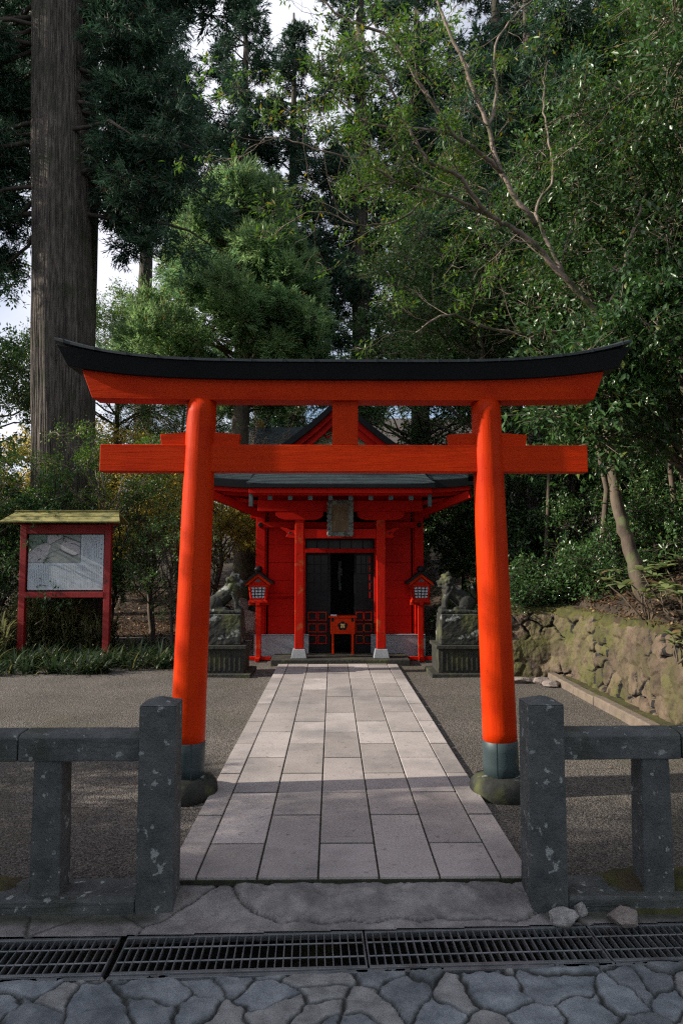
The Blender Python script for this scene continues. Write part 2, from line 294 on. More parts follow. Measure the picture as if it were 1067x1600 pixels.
def setrnd(o, vals):
    a = o.data.attributes.new('rnd', 'FLOAT', 'FACE'); a.data.foreach_set('value', np.asarray(vals, dtype=np.float32))

# ------------------------------------------------------------------ noise
def vnoise(x, y, seed=0):
    xi = np.floor(x).astype(np.int64); yi = np.floor(y).astype(np.int64); fx = x - xi; fy = y - yi
    fx = fx * fx * (3 - 2 * fx); fy = fy * fy * (3 - 2 * fy)
    def h(a, b):
        n = (a * 374761393 + b * 668265263 + seed * 1442695041) & 0xffffffff
        n = ((n ^ (n >> 13)) * 1274126177) & 0xffffffff
        return ((n ^ (n >> 16)) & 0xffff) / 65535.
    return (h(xi, yi) * (1 - fx) + h(xi + 1, yi) * fx) * (1 - fy) + (h(xi, yi + 1) * (1 - fx) + h(xi + 1, yi + 1) * fx) * fy
def fbm(x, y, sc, seed=0, oct=4):
    r = 0; a = .5
    for i in range(oct): r = r + a * (vnoise(x * sc + 17.3 * i, y * sc - 9.1 * i, seed + i) - .5) * 2; sc *= 2.03; a *= .5
    return r
def voro(x, y, sx, sy):
    """F1, F2-F1 edge distance and id for points x,y"""
    n = len(x); f1 = np.empty(n); ed = np.empty(n); idx = np.empty(n, dtype=int)
    for a in range(0, n, 20000):
        d = (x[a:a + 20000, None] - sx[None]) ** 2 + (y[a:a + 20000, None] - sy[None]) ** 2
        o = np.argpartition(d, 1, axis=1)[:, :2]; r = np.arange(len(o)); dd = np.sqrt(d[r[:, None], o]); sw = dd[:, 0] > dd[:, 1]
        o[sw] = o[sw][:, ::-1]; dd[sw] = dd[sw][:, ::-1]
        sep = np.sqrt((sx[o[:, 0]] - sx[o[:, 1]]) ** 2 + (sy[o[:, 0]] - sy[o[:, 1]]) ** 2) + 1e-6
        f1[a:a + 20000] = dd[:, 0]; ed[a:a + 20000] = (dd[:, 1] ** 2 - dd[:, 0] ** 2) / (2 * sep); idx[a:a + 20000] = o[:, 0]
    return f1, ed, idx
def gridfaces(nx, ny):
    i = np.arange(nx - 1)[None, :] + np.arange(ny - 1)[:, None] * nx
    return np.stack([i, i + 1, i + 1 + nx, i + nx], -1).reshape(-1, 4)
def sst(x, a, b): t = np.clip((x - a) / (b - a), 0, 1); return t * t * (3 - 2 * t)

# ================================================================== THE SETTING
ROADZ = -.07
# --- deep base sheet to the horizon
mb = MB(); mb.box(-400, 400, -400, 600, -.62, -.6); tag(mb.build('ground', 'base'), kind='structure')
# --- forest floor and slopes (one height field)
def terr(X, Y):
    z = -.03 + 0 * X
    rt = sst(X, 3.22, 3.42) * .93 + .30 * np.clip(X - 3.3, 0, 30) ** 1.02 + .02 * np.clip(Y - 4, 0, 60)
    rt *= sst(X, 3.22, 3.42)
    bk = sst(Y, 9.95, 10.15) * sst(X, 2.35, 2.7) * .80
    back = sst(X, -2.2, 1.5) * np.clip(Y - 14.6, 0, 100) * .26 * sst(Y, 14.6, 16)
    left = np.clip(Y - 19, 0, 24) * .24 * sst(-X, 1.5, 4) + np.clip(-X - 12, 0, 40) * .12
    side = np.clip(X - 2.2, 0, 30) * .26 * sst(Y, 10.0, 11.5)
    z = z + np.maximum.reduce([rt, bk + side, back + bk * .3, left * .8])
    z = z + (fbm(X, Y, .7, 3) * .10 + fbm(X, Y, 2.6, 9) * .04) * np.clip(z * 2.5, 0, 1)
    return z
gx = np.concatenate([np.linspace(-90, -12, 30)[:-1], np.linspace(-12, 2.9, 75)[:-1], np.linspace(2.9, 9, 100)[:-1], np.linspace(9, 90, 40)])
gy = np.concatenate([np.linspace(3.66, 20, 120)[:-1], np.linspace(20, 50, 60)[:-1], np.linspace(50, 180, 30)])
GX, GY = np.meshgrid(gx, gy); GZ = terr(GX, GY)
me = npmesh('forest_floor', np.stack([GX, GY, GZ], -1).reshape(-1, 3), gridfaces(len(gx), len(gy)), smooth=True)
tag(link('forest_floor', me, 'soil'), kind='structure')
# --- gravel forecourt
def gravel_sheet():
    xs = np.linspace(-14, 3.1, 170); ys = np.linspace(3.60, 15, 120); X, Y = np.meshgrid(xs, ys)
    Z = fbm(X, Y, 1.4, 5) * .006 - .012 * np.exp(-((np.abs(X) - 1.15) / .35) ** 2)
    return npmesh('gravel_forecourt', np.stack([X, Y, Z], -1).reshape(-1, 3), gridfaces(len(xs), len(ys)), smooth=True)
tag(link('gravel_forecourt', gravel_sheet(), 'gravel'), kind='structure')
# --- slab path
def path():
    rng = random.Random(4); mb = MB(); mb.m = 0; rn = []
    cols = [(-.925, -.765)] + [(-.765 + .306 * i, -.765 + .306 * (i + 1)) for i in range(5)] + [(.765, .925)]
    odd = [3.544, 3.966, 4.82, 5.655]; even = [3.544, 4.403, 5.247, 6.084]
    for a in (odd, even):
        while a[-1] < 10.75: a.append(min(10.77, a[-1] + .84))
    for ci, (x0, x1) in enumerate(cols):
        js = odd if ci in (1, 3, 5) else even
        for y0, y1 in zip(js, js[1:]):
            if y1 - y0 < .05: continue
            g = .0048; gy = .0105; dz = rng.uniform(-.002, .0025); t = .006
            zt = .028 + dz
            mb.hexa([(x0 + g, y0 + gy, -.03), (x1 - g, y0 + gy, -.03), (x1 - g, y1 - gy, -.03), (x0 + g, y1 - gy, -.03),
                     (x0 + g, y0 + gy, zt), (x1 - g, y0 + gy, zt + rng.uniform(-.001, .001)), (x1 - g, y1 - gy, zt), (x0 + g, y1 - gy, zt)])
            rn += [rng.uniform(.1, .9)] * 6
    mb.m = 1; mb.box(-.92, .92, 3.55, 10.77, -.04, .014); rn += [.5] * 6
    o = mb.build('stone_path', ['slab', 'joint'], bevel=.004, seg=2); setrnd(o, rn); tag(o, kind='structure')
path()
# --- the stone lane in front (height field: big irregular lava flagstones in mortar)
def lane():
    rng = np.random.default_rng(21)
    # seeds: mixture of big stones and small ones
    sx, sy = [], []
    for i in range(4000):
        x = rng.uniform(-2.6, 2.6); y = rng.uniform(1.7, 3.25); r = rng.choice([.36, .24, .12, .09])
        if all((x - a) ** 2 + (1.3 * (y - b)) ** 2 > r * r for a, b in zip(sx, sy)): sx.append(x); sy.append(y)
        if len(sx) > 230: break
    sx = np.array(sx); sy = np.array(sy); hs = rng.uniform(-.006, .016, len(sx)); rv = rng.uniform(0, 1, len(sx)); fl = rng.random(len(sx)) < .3
    xs = np.arange(-2.4, 2.401, .007); ys = np.arange(1.85, 3.22, .007); X, Y = np.meshgrid(xs, ys); x, y = X.ravel(), Y.ravel()
    wx = x + fbm(x, y, 3.0, 2) * .15 + fbm(x, y, 15, 4, 3) * .02; wy = y + fbm(x, y, 3.0, 7) * .11 + fbm(x, y, 15, 8, 3) * .02
    f1, ed, idx = voro(wx, wy, sx, sy)
    jw = .003 + .010 * vnoise(x * 3, y * 3, 5) ** 2
    dome = sst(ed, jw * .3, jw + .007); dome2 = sst(ed, .0, .07)
    st = hs[idx] * np.where(fl[idx], .3, 1) + .0015 * dome2 * (~fl[idx]) + fbm(x, y, 9, 31) * .006 * (1 + (~fl[idx])) + fbm(x, y, 34, 33, 3) * .0035 - np.clip(fbm(x, y, 24, 37, 3), .12, 1) * .012 * (~fl[idx])
    z = ROADZ - .020 + dome * (.013 + st)
    edge = (3.0 + .033 * x - .075)   # keep below the grate edge
    z = np.where(y > edge, np.minimum(z, ROADZ - .004), z)
    F = gridfaces(len(xs), len(ys)); fc = (x[F].mean(1), y[F].mean(1))
    keep = fc[1] < 2.952 + .033 * fc[0]; F = F[keep]
    me = npmesh('stone_lane', np.stack([x, y, z], -1), F, rnd=rv[idx[F[:, 0]]], smooth=True)
    ptattr(me, 'flat', fl[idx] * sst(ed, 0, .012)); ptattr(me, 'jt', 1 - sst(ed, jw * .2, jw + .007))
    tag(link('stone_lane', me, 'lane'), kind='structure')
    mb = MB(); mb.box(-30, 30, -20, 1.86, ROADZ - .3, ROADZ - .012); mb.box(-30, -2.39, 1.87, 2.85, ROADZ - .3, ROADZ - .013); mb.box(2.39, 30, 1.87, 2.95, ROADZ - .3, ROADZ - .013)
    o = mb.build('lane_outer', 'road'); setrnd(o, [.5] * 18); tag(o, kind='structure')
lane()
# --- rough threshold strip between the path and the drain
def strip():
    xs = np.arange(-3.2, 3.21, .010); ys = np.arange(3.19, 3.68, .010); X, Y = np.meshgrid(xs, ys); x, y = X.ravel(), Y.ravel()
    sx = np.array([-2.9, -2.3, -1.72, -1.35, -.95, .12, -.62, -.50, -.80, 1.35, 1.75, 2.2, 2.8, -1.1, 1.2, .12]); sy = np.array([3.45, 3.5, 3.38, 3.52, 3.42, 3.46, 3.24, 3.20, 3.22, 3.40, 3.50, 3.4, 3.5, 3.24, 3.25, 3.08])
    # the middle slab is long: squash x for seed 5 by using several seeds with one id
    ex = np.array([-.30, -.10, .12, .34, .56, .74]); sx = np.concatenate([sx, ex]); sy = np.concatenate([sy, 3.46 + 0 * ex])
    ex2 = np.linspace(-.25, 1.1, 7); sx = np.concatenate([sx, ex2]); sy = np.concatenate([sy, 3.14 + .02 * ex2])
    ids = np.concatenate([np.arange(16), np.full(6, 5), np.full(7, 15)]); ids[5] = 5; ids[6:9] = 15
    wx = x + fbm(x, y, 7, 12) * .03; wy = y + fbm(x, y, 7, 14) * .03
    n = len(x); d = (wx[:, None] - sx) ** 2 + (wy[:, None] - sy) ** 2; d1 = np.sqrt(d.min(1)); k = ids[d.argmin(1)]
    d2 = np.sqrt(np.where(ids[None, :] == k[:, None], 1e3, d).min(1)); ed = (d2 - d1) * .5
    jd = sst(ed, .0, .009)
    big = (k == 5)
    rough = np.where(big, .010, .005)
    pits = -np.clip(fbm(x * 1., y * 1.7, 22, 41, 3), 0, 1) * .018 * big
    z = ROADZ + .010 + sst(y, 3.30, 3.50) * .050 * (np.abs(x) < .9) + sst(y, 3.34, 3.40) * .022 * (np.abs(x) >= .9) + (jd - 1) * .014 + fbm(x, y, 10, 44) * rough + pits + fbm(x, y, 40, 46, 3) * .002
    z += big * .010 * jd
    z = np.where(y < 3.25 + .033 * x, np.minimum(z, ROADZ + .008), z)
    F = gridfaces(len(xs), len(ys)); keep = (y[F].mean(1) > 3.228 + .033 * x[F].mean(1)); F = F[keep]
    rv = np.random.default_rng(3).uniform(.2, .9, 40); rv[5] = .75; rv[15] = .95
    me = npmesh('threshold_paving', np.stack([x, y, z], -1), F, rnd=rv[k[F[:, 0]]], smooth=True)
    side = np.clip(sst(np.abs(x), .86, .98) * (sst(y, 3.25, 3.32)) + sst(np.abs(x), 1.6, 1.8), 0, 1); ptattr(me, 'flat', side * .9); ptattr(me, 'jt', 1 - sst(ed, .0, .007))
    tag(link('threshold_paving', me, 'thr'), kind='structure')
strip()
# --- drain channel below the grates
mb = MB()
def sk(x, y): return y + .033 * x
for (ya, yb, za, zb) in ((2.93, 2.945, -.42, -.088), (3.235, 3.25, -.42, -.088), (2.93, 3.25, -.43, -.42)):
    mb.hexa([(-6, sk(-6, ya), za), (6, sk(6, ya), za), (6, sk(6, yb), za), (-6, sk(-6, yb), za), (-6, sk(-6, ya), zb), (6, sk(6, ya), zb), (6, sk(6, yb), zb), (-6, sk(-6, yb), zb)])
tag(mb.build('drain_channel', 'darkstone'), kind='structure')
# --- kerb along the right wall, platform edge kerb
mb = MB(); rr = random.Random(2); yy = 3.75
while yy < 9.4:
    y1 = min(9.45, yy + rr.uniform(.55, .75)); dx = rr.uniform(-.006, .006); h = .10 + rr.uniform(-.008, .008)
    mb.hexa([(2.845 + dx, yy + .003, -.05), (2.965 + dx, yy + .003, -.05), (2.965 + dx, y1 - .003, -.05), (2.845 + dx, y1 - .003, -.05), (2.852 + dx, yy + .003, h), (2.96 + dx, yy + .003, h), (2.96 + dx, y1 - .003, h), (2.852 + dx, y1 - .003, h)]); yy = y1
tag(mb.build('kerb', 'kerb', bevel=.012), kind='structure')
mb = MB(); mb.box(2.966, 3.30, 3.7, 9.9, -.04, .055); tag(mb.build('moss_verge', 'moss'), kind='structure')

# ================================================================== STONE WALL (right)
def stone_wall():
    t = thing('stone_wall', 'rough mossy retaining wall of lumpy brown stones along the right side', 'stone wall', (3.2, 6.6, 0))
    pl = [(3.24, 3.7), (3.14, 9.35), (2.95, 9.62), (2.32, 9.74)]
    P = []; s0 = 0; seglen = [math.dist(a, b) for a, b in zip(pl, pl[1:])]; tot = sum(seglen)
    ss = np.arange(0, tot, .0145); hh = np.arange(-.03, .99, .0145)
    cum = np.concatenate([[0], np.cumsum(seglen)]); px = np.interp(ss, cum, [p[0] for p in pl]); py = np.interp(ss, cum, [p[1] for p in pl])
    tx = np.gradient(px); ty = np.gradient(py); k = np.ones(25) / 25
    tx = np.convolve(np.pad(tx, 12, 'edge'), k, 'valid'); ty = np.convolve(np.pad(ty, 12, 'edge'), k, 'valid'); ln = np.hypot(tx, ty); nx, ny = -ty / ln, tx / ln
    Sg, Hg = np.meshgrid(ss, hh); s, h = Sg.ravel(), Hg.ravel()
    rng = np.random.default_rng(8); sx, sy = [], []
    for i in range(6000):
        a, b = rng.uniform(-.2, tot + .2), rng.uniform(-.1, 1.1); r = rng.choice([.17, .22, .30])
        if all((a - c) ** 2 + (b - d) ** 2 > r * r for c, d in zip(sx, sy)): sx.append(a); sy.append(b)
    sx, sy = np.array(sx), np.array(sy)
    ws = s + fbm(s, h, 3, 51) * .09 + fbm(s, h, 12, 55, 3) * .03; wh = h + fbm(s, h, 3, 53) * .09 + fbm(s, h, 12, 57, 3) * .03
    f1, ed, idx = voro(ws, wh, sx, sy); off = rng.uniform(-.02, .03, len(sx)); rv = rng.uniform(0, 1, len(sx))
    gap = sst(fbm(s, h, 2.6, 61), .02, .34)      # most joints are packed with moss and earth, a few are open
    d = off[idx] * sst(ed, 0, .05) - (1 - sst(ed, .0, .018)) * (.006 + .085 * gap) + .008 * sst(ed, .0, .1) + fbm(s, h, 5, 63) * .014 + fbm(s, h, 16, 65) * .016 + np.abs(fbm(s, h, 24, 68, 3)) * .014 + fbm(s, h, 45, 67, 3) * .010
    bat = -.10 * h; d = d + bat
    d = d - .05 * sst(h, .86, .97)
    top = .93 + .03 * fbm(s, s * 0, 1.4, 71); z = h * (top / .96)
    i = np.tile(np.arange(len(ss)), len(hh)); X = px[i] + nx[i] * d - 0; Y = py[i] + ny[i] * d
    V = np.stack([X, Y, z], -1)
    # top rows going back under the moss
    nb = 34; last = V[-len(ss):]; rows = [V]
    for q in range(1, nb):
        a = q / nb; w = .55 * a; jx = np.arange(len(ss)); b = last.copy(); b[:, 0] = last[:, 0] - nx * w; b[:, 1] = last[:, 1] - ny * w
        b[:, 2] = last[:, 2] + .035 * sst(np.full(len(ss), a), 0, .4) + fbm(ss, ss * 0 + q * .014, 9, 73) * .02 - (.35 * a ** 6); rows.append(b)
    V = np.concatenate(rows); F = gridfaces(len(ss), len(hh) + nb - 1)
    nf1 = (len(hh) - 1) * (len(ss) - 1); mi = np.zeros(len(F), int); mi[nf1:] = 1
    hf = z[F[:nf1, 0]]; sf = s[F[:nf1, 0]]; mi[:nf1][((ed[F[:nf1, 0]] < .011) & (gap[F[:nf1, 0]] > .35))] = 2; mi[:nf1][(hf > .86 + .10 * fbm(sf, hf, 5, 77))] = 1
    rr_ = np.full(len(F), .5); rr_[:nf1] = rv[idx[F[:nf1, 0]]]
    me = npmesh('stone_face', V, F[:nf1], rnd=rr_[:nf1], mi=mi[:nf1], smooth=True); o = link('stone_face', me, ['wall', 'moss', 'dark'], t)
    V2 = V[(len(hh) - 1) * len(ss):]; me2 = npmesh('moss_cap', V2, F[nf1:] - (len(hh) - 1) * len(ss), smooth=True); o2 = link('moss_cap', me2, 'moss', t)
    for q in (o, o2): q.location = (-3.2, -6.6, 0)
stone_wall()

# ================================================================== TORII
TY = 4.87
def torii():
    t = thing('torii_gate', 'vermilion gate with black curved top beam standing over the slab path', 'torii gate', (0, TY, 0))
    for sx in (-1, 1):
        pts = []; n = 26
        for i in range(n + 1):
            z = .34 + (2.76 - .34) * i / n; pts.append((sx * (1.098 - .0265 * z), 0, z))
        mb = MB(); mb.tube(pts, [.1215 - .0062 * p[2] for p in pts], 48); mb.build('pillar', 'verm', t, smooth=True)
        sm = MB(); q = [(sx * (1.098 - .0265 * z), 0, z) for z in (.10, .2, .3, .362, .366)]; sm.tube(q, [.1235, .123, .1225, .1225, .119], 48)
        sl = sm.build('metal_sleeve', 'sleeve', t, smooth=True)
        band = MB(); band.box(-.004, .004, -.126, -.118, .10, .366); band.build('seam', 'sleeve', sl).location = (sx * 1.04, .012, 0)
        b = MB(); b.lathe([(.185, -.06), (.215, -.02), (.222, .04), (.212, .085), (.185, .118), (.14, .132), (.11, .134)], 40, sx * 1.098, 0)
        o = b.build('stone_base', 'lichen', t, smooth=True); tex = bpy.data.textures.new('lump', 'CLOUDS'); tex.noise_scale = .12
        d = o.modifiers.new('d', 'DISPLACE'); d.texture = tex; d.strength = .02; d.mid_level = .5
        # wedge through the pillar above the tie beam
        w = MB(); c = sx * 1.028; w.prism([(c - .275, 2.438), (c + .275, 2.438), (c + .285, 2.515), (c + .06, 2.532), (c - .06, 2.532), (c - .285, 2.515)], -.036, .036)
        w.build('wedge', 'vermh', t, bevel=.004)
    mb = MB(); mb.box(-1.73, 1.738, -.056, .056, 2.243, 2.437); mb.build('tie_beam', 'vermh', t, bevel=.005)
    mb = MB(); mb.box(-.085, .098, -.05, .05, 2.438, 2.765); mb.build('center_strut', 'verm', t, bevel=.004)
    def sweep(xs, zb, zt, yb, yt, ends, name, mat, bev=.004):
        v = []; f = []
        for i, x in enumerate(xs):
            sl = abs(x) / abs(xs[-1]); xt = x * (1 + ends * sl ** 8)
            v += [(x, -yb, zb(x)), (x, yb, zb(x)), (xt, yt, zt(x)), (xt, -yt, zt(x))]
        n = len(xs)
        for i in range(n - 1):
            for k in range(4): f.append((i * 4 + k, i * 4 + (k + 1) % 4, (i + 1) * 4 + (k + 1) % 4, (i + 1) * 4 + k))
        f += [(0, 1, 2, 3), ((n - 1) * 4 + 3, (n - 1) * 4 + 2, (n - 1) * 4 + 1, (n - 1) * 4)]
        mb = MB(); mb.add(v, f); return mb.build(name, mat, t, bevel=bev)
    cv = lambda x, k, L: k * (abs(x) / L) ** 4.3
    xs = np.linspace(-1.785, 1.785, 61)
    sweep(xs, lambda x: 2.752 + cv(x, .012, 1.78), lambda x: 2.895 + cv(x, .085, 1.86), .082, .09, .042, 'lintel_beam', 'vermh')
    xs = np.linspace(-1.955, 1.955, 71)
    sweep(xs, lambda x: 2.893 + cv(x, .105, 2.0), lambda x: 3.005 + cv(x, .140, 2.0), .115, .150, .036, 'top_beam', 'black')
    # sheet copper cap, pitched, with raised seams
    mb = MB(); xs = np.linspace(-2.035, 2.035, 81); v = []; f = []
    for x in xs:
        z = 3.005 + cv(x, .140, 2.0) + .003
        v += [(x, -.162, z), (x, .162, z), (x, .162, z + .018), (x, 0, z + .06), (x, -.162, z + .018)]
    n = len(xs)
    for i in range(n - 1):
        for k in range(5): f.append((i * 5 + k, i * 5 + (k + 1) % 5, (i + 1) * 5 + (k + 1) % 5, (i + 1) * 5 + k))
    f += [(0, 1, 2, 3, 4), tuple((n - 1) * 5 + k for k in (4, 3, 2, 1, 0))]
    mb.add(v, f)
    for i in range(-9, 10):
        x = i * .219; z = 3.005 + cv(x, .140, 2.0) + .003; mb.box(x - .005, x + .005, -.166, -.02, z - .002, z + .024)
    mb.build('roof_cap', 'copper', t)
torii()

# ================================================================== STONE FENCE
def fence():
    def post(x, label, yf=3.36):
        t = thing('fence_post', label, 'stone post', (x, yf + .087, ROADZ - .02), rz=R(1.), group='tall square posts of the stone fence')
        mb = MB(); mb.frus(0, 0, 0, 1.0, .0885, .088, .087, .087); mb.add([(-.087, -.087, 1.0), (.087, -.087, 1.0), (.087, .087, 1.0), (-.087, .087, 1.0), (0, 0, 1.032)], [(0, 1, 4), (1, 2, 4), (2, 3, 4), (3, 0, 4)])
        roughen(mb.build('shaft', 'fence', t, bevel=.009))
    post(-.925, 'tall square stone post left of the slab path, with pale lichen specks')
    post(.952, 'tall square stone post right of the slab path, with moss on its lower front')
    post(-3.45, 'stone post at the far left end of the fence'); post(3.45, 'stone post at the far right end of the fence')
    def rail(x0, x1, label, cut=0):
        t = thing('fence_rail', label, 'stone rail', ((x0 + x1) / 2, 3.47, .64), rz=0, group='horizontal rails of the stone fence')
        h = (x1 - x0) / 2; mb = MB(); mb.prismx([(-.075, 0), (.075, 0), (.075, .118), (.060, .132), (-.055, .128), (-.075, .112)], -h, h); roughen(mb.build('beam', 'fence', t, bevel=.006))
    rail(-1.600, -1.015, 'short stone rail running into the left gate post'); rail(-3.36, -1.606, 'long stone rail at the left edge of the fence, beyond the joint')
    rail(1.040, 1.622, 'short stone rail running into the right gate post, frosted pale on top'); rail(1.628, 3.36, 'long stone rail at the right edge of the fence, beyond the joint')
    def sub(x, label):
        t = thing('short_post', label, 'stone post', (x, 3.475, -.04), group='short legs under the fence rails')
        mb = MB(); mb.frus(0, 0, 0, .68, .076, .070, .069, .066); roughen(mb.build('shaft', 'fence', t, bevel=.009), .010)
    sub(-1.46, 'short square stone leg under the left rail'); sub(1.50, 'short square stone leg under the right rail, pale on its left face')
    sub(-2.5, 'short stone leg under the left rail beyond the picture edge'); sub(2.5, 'short stone leg under the right rail beyond the picture edge')
    def sill(x0, x1, label, mat):
        t = thing('fence_sill', label, 'stone sill', ((x0 + x1) / 2, 3.48, ROADZ))
        h = (x1 - x0) / 2; mb = MB(); mb.box(-h, h, -.12, .115, -.05, .082); roughen(mb.build('block', mat, t, bevel=.012), .012)
    sill(-3.36, -1.015, 'flat stone sill at the foot of the left fence, with moss', 'fence'); sill(1.042, 3.36, 'flat stone sill at the foot of the right fence, buried in moss', 'fence')
fence()
# mossy mound at the foot of the right fence
def mound(x0, x1, y0, y1, h, name, seed, cx, cy):
    xs = np.arange(x0, x1, .012); ys = np.arange(y0, y1, .012); X, Y = np.meshgrid(xs, ys)
    u = (X - x0) / (x1 - x0); v = (Y - y0) / (y1 - y0)
    e = sst(u, 0, .3) * sst(1 - u, 0, .2) * sst(v, 0, .55) * sst(1 - v, 0, .15)
    Z = ROADZ - .03 + (h + .03) * e ** .6 + fbm(X, Y, 8, seed) * .02 * e + fbm(X, Y, 40, seed + 3, 3) * .008
    me = npmesh(name, np.stack([X, Y, Z], -1).reshape(-1, 3), gridfaces(len(xs), len(ys)), smooth=True); return tag(link(name, me, 'moss'), kind='structure')
mound(1.03, 2.4, 3.30, 3.66, .115, 'moss_bank', 80, 0, 0)
mound(-2.6, -1.45, 3.30, 3.66, .088, 'moss_patch', 90, 0, 0)

# ================================================================== DRAIN GRATES
def grate(x0, x1, label, mats='steel'):
    L = x1 - x0; xc = (x0 + x1) / 2; t = thing('drain_grate', label, 'drain grate', (xc, 3.09 + .033 * xc, ROADZ), rz=math.atan(.033), group='steel grates over the drain in front of the gate')
    h = L / 2; w = .143; mb = MB()
    mb.box(-h, h, -w, -w + .018, -.026, .002); mb.box(-h, h, w - .018, w, -.026, .002); mb.box(-h, -h + .006, -w + .018, w - .018, -.026, .001); mb.box(h - .006, h, -w + .018, w - .018, -.026, .001)
    mb.box(-h, h, -w - .022, -w - .002, -.03, -.004); mb.box(-h, h, w + .002, w + .018, -.03, -.004)
    mb.build('frame', mats, t, bevel=.001, seg=1)
    mb = MB(); n = round(L / .0345)
    for i in range(1, n): x = -h + L * i / n; mb.box(x - .0022, x + .0022, -w + .018, w - .018, -.025, 0)
    mb.build('bars', mats, t)
    mb = MB()
    for y in (-.052, .052): mb.tube([(-h + .006, y, -.0035), (h - .006, y, -.0035)], .0042, 6)
    mb.build('cross_rods', mats, t)
grate(-2.10, -1.022, 'leftmost steel drain grate, ending at the dark gap below the left post')
grate(-.990, .060, 'steel drain grate below the left half of the slab path')
grate(.068, 1.085, 'steel drain grate below the right half of the slab path')
grate(1.093, 2.15, 'rightmost steel drain grate, with sunlit drain wall below it')

# ================================================================== ROCKS
def rock(name, label, cat, loc, dims, seed, mat, group=None, rz=0, nu=28, nv=18, rough=.22):
    rng = random.Random(seed); v = []; planes = [(Vector((rng.gauss(0, 1), rng.gauss(0, 1), rng.gauss(0, .8))).normalized(), rng.uniform(.62, .92)) for _ in range(13)]
    mb = MB(); mb.ell((0, 0, 0), (1, 1, 1), None, nu, nv); out = []
    for p in mb.v:
        p = Vector(p)
        for n, d in planes:
            k = p.dot(n)
            if k > d: p = p - n * (k - d)
        a = np.array([p.x * 2.1 + seed]), np.array([p.y * 2.1 + p.z * 1.7])
        p = p * (1 + rough * .35 * float(fbm(a[0], a[1], 2.2, seed)[0])); out.append((p.x * dims[0], p.y * dims[1], p.z * dims[2]))
    mb.v = out; o = mb.build(name, mat, None, smooth=False); o.location = loc; o.rotation_euler = (0, 0, rz); tag(o, label, cat, group); return o
rock('rock', 'larger pale angular stone of the touching pair by the right gate post', 'stone', (.995, 3.285, ROADZ + .030), (.088, .055, .040), 5, 'rockp', rz=.2)
rock('rock', 'small pale stone leaning on the larger pale one by the right gate post', 'stone', (1.090, 3.345, ROADZ + .030), (.042, .035, .036), 11, 'rockp', rz=1.1)
rock('rock', 'brownish grey stone lying alone in front of the moss to the right', 'stone', (1.262, 3.275, ROADZ + .032), (.082, .05, .046), 23, 'rockb', rz=-.1)
for i, (x, y, a, lb) in enumerate([(2.40, 9.22, .18, 'flat stone at the left end of the low row beside the right wall'), (2.68, 9.12, .17, 'flat stone in the middle of the low row beside the right wall'), (2.76, 8.93, .14, 'flat stone at the near right end of the low row beside the right wall')]):
    rock('edging_stone', lb, 'stone', (x, y, .035), (a, .10, .055), 31 + i, 'rockb', 'low row of stones beside the right wall')
rock('boulder', 'pinkish sunlit boulder behind the left lantern', 'boulder', (-2.15, 14.6, .22), (.75, .5, .42), 44, 'boulder')
rock('boulder', 'small round brown boulder on top behind the left lantern', 'boulder', (-2.15, 15.3, .62), (.26, .22, .2), 47, 'boulder')
rock('boulder', 'grey boulder left of the pinkish one behind the left statue', 'boulder', (-3.05, 14.9, .2), (.5, .4, .35), 49, 'boulder')

